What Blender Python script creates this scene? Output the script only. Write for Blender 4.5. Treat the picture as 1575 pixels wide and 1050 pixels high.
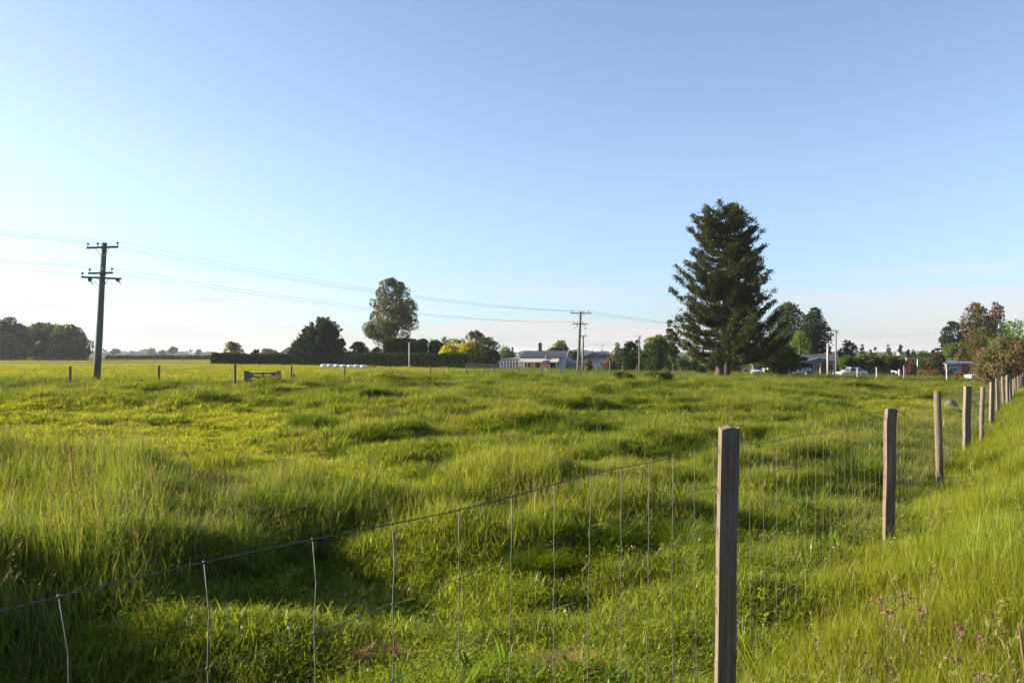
import bpy, math, random
import numpy as np
from mathutils import Vector, Matrix, Euler

R = math.radians
rnd = random.Random(7)
rng = np.random.default_rng(7)
scene = bpy.context.scene
for o in list(bpy.data.objects):
    bpy.data.objects.remove(o)
COL = scene.collection

# ------------------------------------------------------------------ camera
EYE = 1.7
F = 1270.0            # focal length in photograph pixels
cam_d = bpy.data.cameras.new('camera')
cam_d.sensor_width = 36.0
cam_d.lens = F / 1575.0 * 36.0
cam_d.clip_start = 0.05
cam_d.clip_end = 12000
cam = bpy.data.objects.new('camera', cam_d)
COL.objects.link(cam)
cam.location = (0, 0, EYE)
cam.rotation_euler = (R(90) + math.atan(20 / F), 0, 0)
scene.camera = cam

# ------------------------------------------------------------------ light
SUN_AZ = -79.0        # degrees from the view direction, negative = to the left
SUN_EL = 17.5
sun_dir = Vector((math.sin(R(SUN_AZ)) * math.cos(R(SUN_EL)), math.cos(R(SUN_AZ)) * math.cos(R(SUN_EL)), math.sin(R(SUN_EL))))
sd = bpy.data.lights.new('sun', 'SUN')
sd.energy = 5.0
sd.angle = R(0.5)
sd.color = (1.0, 0.88, 0.70)
sun = bpy.data.objects.new('sun', sd)
COL.objects.link(sun)
sun.rotation_euler = sun_dir.to_track_quat('Z', 'Y').to_euler()
sun.location = (0, 0, 60)

w = bpy.data.worlds.new('World')
scene.world = w
w.use_nodes = True
nt = w.node_tree
nt.nodes.clear()
N = nt.nodes.new
L = nt.links.new
def wmath(op, a, b=None, clamp=False):
    n = N('ShaderNodeMath'); n.operation = op; n.use_clamp = clamp
    for i, v in enumerate((a, b)):
        if v is None: continue
        if isinstance(v, (int, float)): n.inputs[i].default_value = v
        else: L(v, n.inputs[i])
    return n.outputs[0]
sky = N('ShaderNodeTexSky')
sky.sky_type = 'NISHITA'
sky.sun_disc = False
sky.sun_elevation = R(SUN_EL)
sky.sun_rotation = R(SUN_AZ)
sky.altitude = 0
sky.air_density = 1.0
sky.dust_density = 0.7
sky.ozone_density = 2.2
tc = N('ShaderNodeTexCoord')
sep = N('ShaderNodeSeparateXYZ')
L(tc.outputs['Generated'], sep.inputs[0])
mp = N('ShaderNodeMapping')
mp.inputs['Scale'].default_value = (3.0, 3.0, 46.0)
mp.inputs['Location'].default_value = (1.3, 0.4, 0.6)
L(tc.outputs['Generated'], mp.inputs[0])
cn = N('ShaderNodeTexNoise')
cn.inputs['Scale'].default_value = 1.0
cn.inputs['Detail'].default_value = 7
cn.inputs['Roughness'].default_value = 0.55
L(mp.outputs[0], cn.inputs[0])
cr = N('ShaderNodeMapRange')
cr.inputs['From Min'].default_value = 0.46
cr.inputs['From Max'].default_value = 0.60
L(cn.outputs['Fac'], cr.inputs[0])
# thin stratus lies between the horizon and about five degrees up
zl = wmath('SUBTRACT', sep.outputs['Z'], wmath('MULTIPLY', sep.outputs['X'], 0.02))
lo = N('ShaderNodeMapRange'); lo.interpolation_type = 'SMOOTHSTEP'
lo.inputs['From Min'].default_value = 0.105; lo.inputs['From Max'].default_value = 0.055
lo.inputs['To Min'].default_value = 0.0; lo.inputs['To Max'].default_value = 1.0
L(zl, lo.inputs[0])
# a longer, lower bank of the same stratus beyond the houses
bt = N('ShaderNodeMapRange'); bt.interpolation_type = 'SMOOTHSTEP'
bt.inputs['From Min'].default_value = 0.078; bt.inputs['From Max'].default_value = 0.060
L(wmath('ADD', sep.outputs['Z'], wmath('MULTIPLY', wmath('SUBTRACT', cn.outputs['Fac'], 0.5), 0.05)), bt.inputs[0])
ba = N('ShaderNodeMapRange'); ba.interpolation_type = 'SMOOTHSTEP'
ba.inputs['From Min'].default_value = 0.26; ba.inputs['From Max'].default_value = 0.46
L(sep.outputs['X'], ba.inputs[0])
bank = wmath('MULTIPLY', wmath('MULTIPLY', bt.outputs[0], ba.outputs[0]), wmath('ADD', wmath('MULTIPLY', cr.outputs[0], 0.35), 0.5))
cf = wmath('MAXIMUM', wmath('MULTIPLY', wmath('MULTIPLY', cr.outputs[0], lo.outputs[0]), 0.85, True), bank)
mixc = N('ShaderNodeMix'); mixc.data_type = 'RGBA'
L(cf, mixc.inputs[0])
hsv = N('ShaderNodeHueSaturation')
hsv.inputs['Saturation'].default_value = 0.90
hsv.inputs['Value'].default_value = 0.98
L(sky.outputs[0], hsv.inputs['Color'])
tint = N('ShaderNodeMix'); tint.data_type = 'RGBA'; tint.blend_type = 'MULTIPLY'; tint.inputs[0].default_value = 1.0
L(hsv.outputs[0], tint.inputs[6]); tint.inputs[7].default_value = (1.01, 1.0, 1.09, 1)
hzr = N('ShaderNodeMapRange'); hzr.interpolation_type = 'SMOOTHSTEP'       # clear cool air low down, all round
hzr.inputs['From Min'].default_value = 0.24; hzr.inputs['From Max'].default_value = 0.02
L(sep.outputs['Z'], hzr.inputs[0])
cool = N('ShaderNodeMix'); cool.data_type = 'RGBA'; cool.blend_type = 'MULTIPLY'
L(hzr.outputs[0], cool.inputs[0]); L(tint.outputs[2], cool.inputs[6]); cool.inputs[7].default_value = (0.78, 0.89, 1.06, 1)
L(cool.outputs[2], mixc.inputs[6])
mixc.inputs[7].default_value = (3.75, 3.5, 3.55, 1)
bg = N('ShaderNodeBackground')
bg.inputs['Strength'].default_value = 0.064
L(mixc.outputs[2], bg.inputs['Color'])
wo = N('ShaderNodeOutputWorld')
L(bg.outputs[0], wo.inputs['Surface'])

scene.view_settings.view_transform = 'Standard'
scene.view_settings.look = 'None'
scene.view_settings.gamma = 1.0
scene.view_settings.use_curve_mapping = False
scene.view_settings.exposure = 1.87
scene.render.engine = 'CYCLES'
scene.cycles.max_bounces = 4
scene.cycles.transparent_max_bounces = 6
scene.cycles.volume_bounces = 0

# ------------------------------------------------------------------ helpers
def at(px, Y):
    """lateral position of a photograph column at distance Y"""
    return (px - 787.5) / F * Y
def zat(py, Y):
    return EYE - (py - 545.0) / F * Y

_perm = rng.permutation(4096)
_val = rng.random(4096)
def _hash(i, j):
    return _val[(_perm[(i & 4095)] + j * 57) & 4095]
def vnoise(x, y):
    x = np.asarray(x, float); y = np.asarray(y, float)
    i = np.floor(x).astype(int); j = np.floor(y).astype(int)
    u = x - i; v = y - j
    u = u * u * (3 - 2 * u); v = v * v * (3 - 2 * v)
    return ((_hash(i, j) * (1 - u) + _hash(i + 1, j) * u) * (1 - v) + (_hash(i, j + 1) * (1 - u) + _hash(i + 1, j + 1) * u) * v) * 2 - 1
def smooth(a, b, x):
    t = np.clip((x - a) / (b - a), 0, 1)
    return t * t * (3 - 2 * t)

FV, FC = 0.64, 1.394                     # the wire fence's line: X = FV*Y - FC
def fence_x(y): return FV * y - FC
def base_z(x, y):
    u = (x + 0.35 * y) / 5.0
    d = 0.0185 * 5.0 * np.logaddexp(0, np.clip(u, -60, 60))
    return np.logaddexp(-4 * d, -4 * 2.6) / 4.0
FENCE_PTS = [(-90, 36), (-30, 39), (-17, 40.5), (-13.8, 44), (-13.4, 52), (-10.6, 72), (14, 75), (24, 100), (55, 118), (120, 118)]
_fx = np.array([p[0] for p in FENCE_PTS], float); _fy = np.array([p[1] for p in FENCE_PTS], float)
def far_edge(x):                          # how far the paddock reaches
    return np.interp(x, _fx, _fy)
def in_paddock(x, y):
    return smooth(1.0, -1.0, y - far_edge(x))
TALL = np.array([(-3.3, 3.9), (-2.8, 5.2), (-2.2, 6.4), (-1.6, 7.8), (-1.6, 8.8), (-2.3, 10.0), (-4.0, 10.7), (-8, 11.3), (-13, 12), (-15, 9), (-9, 4.2), (-5, 2.8)])
def poly_dist(x, y, P):
    """signed distance, positive inside"""
    x = np.asarray(x, float); y = np.asarray(y, float)
    best = np.full(x.shape, 1e9); inside = np.zeros(x.shape, bool)
    n = len(P)
    for k in range(n):
        ax, ay = P[k]; bx, by = P[(k + 1) % n]
        t = np.clip(((x - ax) * (bx - ax) + (y - ay) * (by - ay)) / ((bx - ax) ** 2 + (by - ay) ** 2), 0, 1)
        best = np.minimum(best, np.hypot(x - ax - t * (bx - ax), y - ay - t * (by - ay)))
        inside ^= ((ay > y) != (by > y)) & (x < (bx - ax) * (y - ay) / (by - ay + 1e-12) + ax)
    return np.where(inside, best, -best)
def short_mask(x, y):
    p1 = poly_dist(x, y, np.array([(-20, 13.5), (-5.0, 13.2), (-4.6, 17), (-5.4, 23), (-8, 27), (-24, 27)]))
    p2 = poly_dist(x, y, np.array([(10, 24), (13.5, 24), (24, 41), (19, 44), (13, 36)]))
    p3 = poly_dist(x, y, np.array([(-4.6, 13.5), (-3.2, 12), (-1.6, 10), (-0.4, 8.5), (-1.6, 13), (-4.2, 17)]))
    wob = 0.8 * vnoise(x / 1.7, y / 1.7 + 50)
    return np.maximum(np.maximum(smooth(-0.8, 1.2, p1 + wob), smooth(-0.8, 1.5, p2 + wob)), 0.7 * smooth(-0.5, 0.6, p3 + wob * 0.5))
def ground(x, y):
    x = np.asarray(x, float); y = np.asarray(y, float)
    z = base_z(x, y)
    m = in_paddock(x, y) * smooth(120, 60, np.hypot(x, y))
    amp = 0.75 + 0.25 * smooth(3.0, 10.0, np.hypot(x, y))
    hum = vnoise(x / 1.25, y / 1.25 + 9); hu2 = vnoise(x / 0.55 + 20, y / 0.55); fg_ = smooth(11, 8, y) * (0.09 * vnoise(x / 0.78 + 71, y / 0.62 + 13) + 0.05 * vnoise(x / 0.36 + 7, y / 0.36))
    rel = 0.10 * vnoise(x / 5.5 + 3, y / 5.5) + (0.13 + 0.10 * smooth(7.5, 11, y)) * smooth(-0.35, 0.5, hum) * (1 - 0.7 * short_mask(x, y)) + 0.085 * smooth(-0.4, 0.4, hu2) * (1 - 0.5 * short_mask(x, y)) + 0.16 * smooth(0.2, 0.6, vnoise(x / 2.7 + 17, y / 2.7)) + fg_ - 0.17
    z = z + m * amp * rel
    near = smooth(45, 30, np.hypot(x, y))
    z = z + near * 0.16 * smooth(-0.3, 0.7, poly_dist(x, y, TALL))
    s = (x - fence_x(y)) * 0.84
    z = z + 0.14 * smooth(-0.3, 1.2, s) * smooth(90, 60, y)
    return z
def gz(x, y): return float(ground(np.array([x]), np.array([y]))[0])

def tag(o, label=None, cat=None, group=None, kind=None):
    if label: o['label'] = label
    if cat: o['category'] = cat
    if group: o['group'] = group
    if kind: o['kind'] = kind
    return o
def empty(name, loc, rz=0.0, label=None, cat=None, group=None):
    o = bpy.data.objects.new(name, None)
    o.empty_display_size = 0.3
    COL.objects.link(o)
    o.location = loc; o.rotation_euler = (0, 0, rz)
    return tag(o, label, cat, group)
def link_mesh(name, me, parent=None):
    o = bpy.data.objects.new(name, me)
    COL.objects.link(o)
    if parent is not None: o.parent = parent
    return o
def np_mesh(name, V, polys, mats, smooth_shade=False, matidx=None):
    """polys: list of integer arrays (n, k)"""
    me = bpy.data.meshes.new(name)
    V = np.asarray(V, np.float32)
    me.vertices.add(len(V)); me.vertices.foreach_set('co', V.ravel())
    polys = [p for p in polys if len(p)]
    loops = np.concatenate([p.ravel() for p in polys]).astype(np.int32)
    sizes = np.concatenate([np.full(len(p), p.shape[1]) for p in polys])
    starts = np.concatenate([[0], np.cumsum(sizes)[:-1]]).astype(np.int32)
    me.loops.add(len(loops)); me.loops.foreach_set('vertex_index', loops)
    me.polygons.add(len(sizes)); me.polygons.foreach_set('loop_start', starts)
    me.polygons.foreach_set('loop_total', sizes.astype(np.int32))
    if matidx is not None: me.polygons.foreach_set('material_index', matidx.astype(np.int32))
    if smooth_shade: me.polygons.foreach_set('use_smooth', np.ones(len(sizes), bool))
    me.update(calc_edges=True)
    for m in (mats if isinstance(mats, (list, tuple)) else [mats]): me.materials.append(m)
    return me

class MB:
    """collects shapes into one mesh"""
    def __init__(s): s.V = []; s.F = []
    def add(s, V, Fc):
        b = len(s.V); s.V += [tuple(v) for v in V]; s.F += [tuple(i + b for i in f) for f in Fc]
        return s
    def box(s, c, d, rot=None, taper=1.0):
        hx, hy, hz = d[0] / 2, d[1] / 2, d[2] / 2
        P = []
        for zz, k in ((-hz, 1.0), (hz, taper)):
            for sx, sy in ((-1, -1), (1, -1), (1, 1), (-1, 1)):
                p = Vector((sx * hx * k, sy * hy * k, zz))
                if rot is not None: p = rot @ p
                P.append(p + Vector(c))
        return s.add(P, [(0, 3, 2, 1), (4, 5, 6, 7), (0, 1, 5, 4), (1, 2, 6, 5), (2, 3, 7, 6), (3, 0, 4, 7)])
    def prism(s, poly, axis, a, b):
        """polygon in the plane across axis ('x' or 'y'), drawn out from a to b"""
        n = len(poly)
        f = (lambda p, t: (t, p[0], p[1])) if axis == 'x' else (lambda p, t: (p[0], t, p[1]))
        P = [f(p, a) for p in poly] + [f(p, b) for p in poly]
        return s.add(P, [tuple(range(n))[::-1], tuple(range(n, 2 * n))] + [(i, (i + 1) % n, n + (i + 1) % n, n + i) for i in range(n)])
    def tube(s, path, rad, n=6, cap=True):
        path = [Vector(p) for p in path]
        if not isinstance(rad, (list, tuple)): rad = [rad] * len(path)
        P = []; Fc = []
        up = Vector((0, 0, 1))
        d0 = (path[-1] - path[0]).normalized()
        if abs(d0.z) > 0.9: up = Vector((1, 0, 0))
        for i, p in enumerate(path):
            d = (path[min(i + 1, len(path) - 1)] - path[max(i - 1, 0)]).normalized()
            a = d.cross(up).normalized(); b = a.cross(d)
            for k in range(n):
                t = 2 * math.pi * k / n
                P.append(p + (a * math.cos(t) + b * math.sin(t)) * rad[i])
        for i in range(len(path) - 1):
            for k in range(n):
                Fc.append((i * n + k, i * n + (k + 1) % n, (i + 1) * n + (k + 1) % n, (i + 1) * n + k))
        if cap:
            Fc.append(tuple(range(n))[::-1]); Fc.append(tuple(range((len(path) - 1) * n, len(path) * n)))
        return s.add(P, Fc)
    def ball(s, c, r, n=8, m=5, sq=(1, 1, 1)):
        P = [(c[0], c[1], c[2] - r * sq[2])]; Fc = []
        for i in range(1, m):
            ph = -math.pi / 2 + math.pi * i / m
            for k in range(n):
                t = 2 * math.pi * k / n
                P.append((c[0] + r * sq[0] * math.cos(ph) * math.cos(t), c[1] + r * sq[1] * math.cos(ph) * math.sin(t), c[2] + r * sq[2] * math.sin(ph)))
        P.append((c[0], c[1], c[2] + r * sq[2]))
        for k in range(n): Fc.append((0, 1 + (k + 1) % n, 1 + k))
        for i in range(m - 2):
            for k in range(n):
                a = 1 + i * n; Fc.append((a + k, a + (k + 1) % n, a + n + (k + 1) % n, a + n + k))
        a = 1 + (m - 2) * n; t = len(P) - 1
        for k in range(n): Fc.append((a + k, a + (k + 1) % n, t))
        return s.add(P, Fc)
    def mesh(s, name, mat, sm=False):
        me = bpy.data.meshes.new(name)
        me.from_pydata([tuple(v) for v in s.V], [], s.F)
        me.materials.append(mat)
        if sm: me.polygons.foreach_set('use_smooth', [True] * len(me.polygons))
        me.update()
        return me
    def build(s, name, mat, parent=None, sm=False, label=None):
        o = link_mesh(name, s.mesh(name, mat, sm), parent)
        if label: o['label'] = label
        return o
def copy_tree(o, parent=None):
    c = o.copy(); COL.objects.link(c)
    if parent is not None: c.parent = parent
    for ch in list(o.children): copy_tree(ch, c)
    return c

# ------------------------------------------------------------------ materials
def new_mat(name):
    m = bpy.data.materials.new(name); m.use_nodes = True
    m.node_tree.nodes.clear()
    return m, m.node_tree.nodes, m.node_tree.links
def plain(name, c, c2=None, rough=0.7, scale=4.0, stretch=(1, 1, 1), metal=0.0, bump=0.0, spec=0.3):
    m, nd, lk = new_mat(name)
    out = nd.new('ShaderNodeOutputMaterial'); p = nd.new('ShaderNodeBsdfPrincipled')
    p.inputs['Roughness'].default_value = rough; p.inputs['Metallic'].default_value = metal
    p.inputs['Specular IOR Level'].default_value = spec
    t = nd.new('ShaderNodeTexCoord'); mpn = nd.new('ShaderNodeMapping'); mpn.inputs['Scale'].default_value = stretch
    lk.new(t.outputs['Object'], mpn.inputs[0])
    n = nd.new('ShaderNodeTexNoise'); n.inputs['Scale'].default_value = scale; n.inputs['Detail'].default_value = 6; n.inputs['Roughness'].default_value = 0.65
    lk.new(mpn.outputs[0], n.inputs[0])
    r = nd.new('ShaderNodeValToRGB')
    c2 = c2 or tuple(v * 0.72 for v in c)
    r.color_ramp.elements[0].position = 0.34; r.color_ramp.elements[1].position = 0.66
    r.color_ramp.elements[0].color = (*c2, 1); r.color_ramp.elements[1].color = (*c, 1)
    lk.new(n.outputs['Fac'], r.inputs[0]); lk.new(r.outputs[0], p.inputs['Base Color'])
    if bump:
        b = nd.new('ShaderNodeBump'); b.inputs['Strength'].default_value = bump; b.inputs['Distance'].default_value = 0.01
        lk.new(n.outputs['Fac'], b.inputs['Height']); lk.new(b.outputs[0], p.inputs['Normal'])
    lk.new(p.outputs[0], out.inputs[0])
    return m
def leafy(name, c1, c2, trans=0.35, tcol=None, patch=None, patch_scale=0.5, gloss=0.0, world=False, dry=0.0):
    """leaf or blade: diffuse + light coming through; every leaf its own tone"""
    m, nd, lk = new_mat(name)
    out = nd.new('ShaderNodeOutputMaterial')
    g = nd.new('ShaderNodeNewGeometry')
    mx = nd.new('ShaderNodeMix'); mx.data_type = 'RGBA'
    mx.inputs[6].default_value = (*c1, 1); mx.inputs[7].default_value = (*c2, 1)
    lk.new(g.outputs['Random Per Island'], mx.inputs[0])
    col = mx.outputs[2]
    if patch:
        n = nd.new('ShaderNodeTexNoise'); n.inputs['Scale'].default_value = patch_scale; n.inputs['Detail'].default_value = 4
        if world: lk.new(g.outputs['Position'], n.inputs[0])
        else:
            t = nd.new('ShaderNodeTexCoord'); lk.new(t.outputs['Object'], n.inputs[0])
        mr = nd.new('ShaderNodeMapRange'); mr.inputs['From Min'].default_value = 0.40; mr.inputs['From Max'].default_value = 0.64
        lk.new(n.outputs['Fac'], mr.inputs[0])
        m2 = nd.new('ShaderNodeMix'); m2.data_type = 'RGBA'
        lk.new(mr.outputs[0], m2.inputs[0]); lk.new(col, m2.inputs[6]); m2.inputs[7].default_value = (*patch, 1)
        m3 = nd.new('ShaderNodeMix'); m3.data_type = 'RGBA'; m3.inputs[0].default_value = 0.65
        lk.new(col, m3.inputs[6]); lk.new(m2.outputs[2], m3.inputs[7])
        col = m3.outputs[2]
    if dry:                                              # a few dead straw-coloured blades
        ml = nd.new('ShaderNodeMath'); ml.operation = 'MULTIPLY'; ml.inputs[1].default_value = 37.31; lk.new(g.outputs['Random Per Island'], ml.inputs[0])
        fr = nd.new('ShaderNodeMath'); fr.operation = 'FRACT'; lk.new(ml.outputs[0], fr.inputs[0])
        gt = nd.new('ShaderNodeMath'); gt.operation = 'LESS_THAN'; gt.inputs[1].default_value = dry; lk.new(fr.outputs[0], gt.inputs[0])
        m5 = nd.new('ShaderNodeMix'); m5.data_type = 'RGBA'; lk.new(gt.outputs[0], m5.inputs[0]); lk.new(col, m5.inputs[6]); m5.inputs[7].default_value = (0.26, 0.21, 0.10, 1); col = m5.outputs[2]
    d = nd.new('ShaderNodeBsdfDiffuse'); lk.new(col, d.inputs['Color'])
    tr = nd.new('ShaderNodeBsdfTranslucent')
    tm = nd.new('ShaderNodeMix'); tm.data_type = 'RGBA'; tm.blend_type = 'MULTIPLY'; tm.inputs[0].default_value = 1
    lk.new(col, tm.inputs[6]); tm.inputs[7].default_value = (*(tcol or (1.5, 1.5, 0.7)), 1)
    lk.new(tm.outputs[2], tr.inputs['Color'])
    ms = nd.new('ShaderNodeMixShader'); ms.inputs[0].default_value = trans
    lk.new(d.outputs[0], ms.inputs[1]); lk.new(tr.outputs[0], ms.inputs[2])
    res = ms.outputs[0]
    if gloss:
        gl = nd.new('ShaderNodeBsdfGlossy'); gl.inputs['Roughness'].default_value = 0.42; gl.inputs['Color'].default_value = (0.9, 0.95, 0.8, 1)
        m4 = nd.new('ShaderNodeMixShader'); m4.inputs[0].default_value = gloss
        lk.new(res, m4.inputs[1]); lk.new(gl.outputs[0], m4.inputs[2]); res = m4.outputs[0]
    lk.new(res, out.inputs[0])
    return m

def timber(name, light, dark, grey):
    m, nd, lk = new_mat(name)
    out = nd.new('ShaderNodeOutputMaterial'); p = nd.new('ShaderNodeBsdfPrincipled'); p.inputs['Roughness'].default_value = 0.88; p.inputs['Specular IOR Level'].default_value = 0.2
    t = nd.new('ShaderNodeTexCoord')
    def noise(sc, st, det):
        mpn = nd.new('ShaderNodeMapping'); mpn.inputs['Scale'].default_value = st; lk.new(t.outputs['Object'], mpn.inputs[0])
        n = nd.new('ShaderNodeTexNoise'); n.inputs['Scale'].default_value = sc; n.inputs['Detail'].default_value = det; n.inputs['Roughness'].default_value = 0.7; lk.new(mpn.outputs[0], n.inputs[0]); return n.outputs['Fac']
    def mix(f, a, b, mode='MIX'):
        x = nd.new('ShaderNodeMix'); x.data_type = 'RGBA'; x.blend_type = mode
        if isinstance(f, float): x.inputs[0].default_value = f
        else: lk.new(f, x.inputs[0])
        for i, v in ((6, a), (7, b)):
            if isinstance(v, tuple): x.inputs[i].default_value = (*v, 1)
            else: lk.new(v, x.inputs[i])
        return x.outputs[2]
    def step(f, a, b):
        r = nd.new('ShaderNodeMapRange'); r.inputs['From Min'].default_value = a; r.inputs['From Max'].default_value = b; lk.new(f, r.inputs[0]); return r.outputs[0]
    grain = noise(70, (1, 1, 0.035), 4); broad = noise(7, (1, 1, 0.35), 5); patch = noise(3.2, (1, 1, 0.8), 6)
    c = mix(step(grain, 0.36, 0.62), dark, light)
    c = mix(step(broad, 0.42, 0.66), c, grey)
    v = nd.new('ShaderNodeTexVoronoi'); v.inputs['Scale'].default_value = 5.5; mpn = nd.new('ShaderNodeMapping'); mpn.inputs['Scale'].default_value = (1, 1, 0.55); lk.new(t.outputs['Object'], mpn.inputs[0]); lk.new(mpn.outputs[0], v.inputs[0])
    knot = step(v.outputs['Distance'], 0.13, 0.05)
    c = mix(knot, c, tuple(k * 0.45 for k in dark))
    crack = step(noise(26, (1, 1, 0.02), 2), 0.68, 0.72)
    c = mix(crack, c, tuple(k * 0.35 for k in dark))
    c = mix(step(patch, 0.60, 0.70), c, (0.17, 0.175, 0.12))       # lichen
    lk.new(c, p.inputs['Base Color'])
    sub = nd.new('ShaderNodeMath'); sub.operation = 'SUBTRACT'; lk.new(grain, sub.inputs[0]); lk.new(crack, sub.inputs[1])
    b = nd.new('ShaderNodeBump'); b.inputs['Strength'].default_value = 0.9; b.inputs['Distance'].default_value = 0.004; lk.new(sub.outputs[0], b.inputs['Height']); lk.new(b.outputs[0], p.inputs['Normal'])
    lk.new(p.outputs[0], out.inputs[0]); return m
M = {}
M['grass'] = leafy('grass_blades', (0.088, 0.122, 0.016), (0.205, 0.230, 0.034), 0.48, (1.55, 1.5, 0.55), (0.205, 0.210, 0.038), 0.45, 0.012, True, dry=0.05)
M['lush'] = leafy('lush_grass_blades', (0.105, 0.145, 0.016), (0.240, 0.265, 0.032), 0.48, (1.55, 1.5, 0.55), (0.145, 0.165, 0.022), 0.9, 0.015, True, dry=0.02)
M['tall'] = leafy('tall_grass_blades', (0.076, 0.112, 0.016), (0.180, 0.212, 0.034), 0.46, (1.5, 1.5, 0.55), (0.100, 0.130, 0.024), 0.5, 0.012, True, dry=0.06)
M['bank'] = leafy('bank_grass_blades', (0.128, 0.168, 0.014), (0.215, 0.245, 0.024), 0.50, (1.55, 1.5, 0.45), (0.180, 0.195, 0.026), 0.7, 0.01, True, dry=0.06)
M['field'] = leafy('field_blades', (0.20, 0.222, 0.030), (0.275, 0.285, 0.042), 0.5, (1.5, 1.45, 0.6), (0.25, 0.25, 0.042), 0.06, 0.0, True)
M['tussock'] = leafy('tussock_blades', (0.050, 0.088, 0.010), (0.090, 0.128, 0.014), 0.36, (1.5, 1.5, 0.5), (0.070, 0.105, 0.015), 0.6, 0.0, True)
M['seed'] = leafy('seed_heads', (0.15, 0.13, 0.06), (0.21, 0.18, 0.09), 0.35, (1.3, 1.1, 0.8))
M['dock'] = leafy('dock_heads', (0.17, 0.095, 0.065), (0.25, 0.16, 0.11), 0.3, (1.3, 0.9, 0.7))
M['straw'] = leafy('dead_straw', (0.22, 0.115, 0.05), (0.34, 0.20, 0.10), 0.25, (1.2, 1.0, 0.8))
M['clover'] = leafy('clover_leaves', (0.095, 0.145, 0.010), (0.17, 0.21, 0.014), 0.35, (1.5, 1.5, 0.6))
M['white_flower'] = leafy('clover_flowers', (0.42, 0.38, 0.27), (0.55, 0.50, 0.38), 0.2, (1, 1, 1))
M['dry_post'] = timber('weathered_post', (0.150, 0.115, 0.080), (0.070, 0.052, 0.038), (0.118, 0.104, 0.086))
M['post_b'] = timber('pale_weathered_post', (0.185, 0.140, 0.105), (0.092, 0.069, 0.053), (0.140, 0.124, 0.106))
M['dark_post'] = plain('dark_weathered_post', (0.085, 0.070, 0.055), (0.05, 0.042, 0.034), 0.9, 8, (3, 3, 0.3), bump=0.6)
M['gate_wood'] = plain('grey_gate_timber', (0.15, 0.13, 0.115), (0.085, 0.075, 0.07), 0.9, 6, (3, 3, 0.6), bump=0.6)
M['wire'] = plain('galvanised_wire', (0.125, 0.115, 0.105), (0.07, 0.058, 0.048), 0.65, 40, metal=0.2)
M['pole_green'] = timber('green_treated_pole', (0.120, 0.150, 0.105), (0.065, 0.085, 0.060), (0.115, 0.125, 0.100))
M['pole_grey'] = timber('grey_timber_pole', (0.19, 0.165, 0.14), (0.10, 0.088, 0.075), (0.16, 0.15, 0.135))
M['pole_pale'] = plain('pale_pole', (0.42, 0.37, 0.34), (0.30, 0.26, 0.24), 0.75, 5, (3, 3, 0.2))
M['arm'] = plain('crossarm_timber', (0.12, 0.105, 0.09), (0.07, 0.06, 0.055), 0.85, 6, (0.4, 3, 3))
M['insulator'] = plain('brown_porcelain', (0.075, 0.05, 0.045), (0.05, 0.035, 0.03), 0.25, 6, spec=0.5)
M['cable'] = plain('power_cable', (0.12, 0.12, 0.125), (0.09, 0.09, 0.09), 0.6, 3)
M['bark'] = plain('pine_bark', (0.085, 0.062, 0.050), (0.035, 0.027, 0.023), 0.95, 5, (2, 2, 0.5), bump=1.0)
M['gumbark'] = plain('gum_bark', (0.26, 0.21, 0.16), (0.15, 0.12, 0.095), 0.85, 3, (2, 2, 0.4), bump=0.4)
M['road'] = plain('asphalt', (0.115, 0.105, 0.105), (0.085, 0.08, 0.08), 0.9, 1.2)
M['lane'] = plain('gravel', (0.26, 0.225, 0.20), (0.18, 0.155, 0.135), 0.95, 1.5)
M['stone'] = plain('stone', (0.115, 0.10, 0.088), (0.05, 0.043, 0.037), 0.95, 4.0, bump=1.0)
M['white_wall'] = plain('white_weatherboard', (0.52, 0.51, 0.48), (0.44, 0.43, 0.40), 0.7, 1.2)
M['cream'] = plain('cream_wall', (0.46, 0.39, 0.29), (0.40, 0.34, 0.25), 0.75, 1.2)
M['grey_wall'] = plain('pale_grey_cladding', (0.26, 0.275, 0.28), (0.20, 0.215, 0.22), 0.7, 1.2)
M['pink_wall'] = plain('pinkish_wall', (0.52, 0.36, 0.32), (0.44, 0.30, 0.27), 0.75, 1.2)
M['brick_red'] = plain('red_brown_wall', (0.24, 0.085, 0.06), (0.17, 0.06, 0.045), 0.85, 3)
M['roof_blue'] = plain('blue_grey_roof', (0.050, 0.056, 0.075), (0.036, 0.041, 0.055), 0.75, 1.5)
M['roof_grey'] = plain('grey_tile_roof', (0.135, 0.118, 0.105), (0.095, 0.083, 0.075), 0.75, 1.8)
M['roof_light'] = plain('pale_iron_roof', (0.25, 0.25, 0.275), (0.20, 0.20, 0.22), 0.6, 1.5)
M['roof_cream'] = plain('cream_verandah_iron', (0.42, 0.37, 0.30), (0.35, 0.31, 0.26), 0.6, 1.5)
M['teal'] = plain('blue_green_trim', (0.07, 0.14, 0.17), (0.05, 0.11, 0.135), 0.6, 2)
M['trim'] = plain('white_trim', (0.55, 0.54, 0.52), (0.48, 0.47, 0.45), 0.6, 2)
M['chimney_brick'] = plain('dark_chimney_brick', (0.10, 0.052, 0.040), (0.06, 0.034, 0.028), 0.9, 6)
M['glass'] = plain('window_glass', (0.03, 0.035, 0.042), (0.02, 0.022, 0.028), 0.08, 1, spec=0.6)
M['door'] = plain('brown_door', (0.20, 0.075, 0.04), (0.15, 0.055, 0.03), 0.6, 3)
M['darkdoor'] = plain('dark_door', (0.045, 0.05, 0.075), (0.03, 0.035, 0.05), 0.6, 3)
M['tyre'] = plain('rubber', (0.022, 0.022, 0.022), None, 0.85, 8)
M['rim'] = plain('alloy_rim', (0.45, 0.45, 0.46), None, 0.35, 6, metal=0.7)
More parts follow.
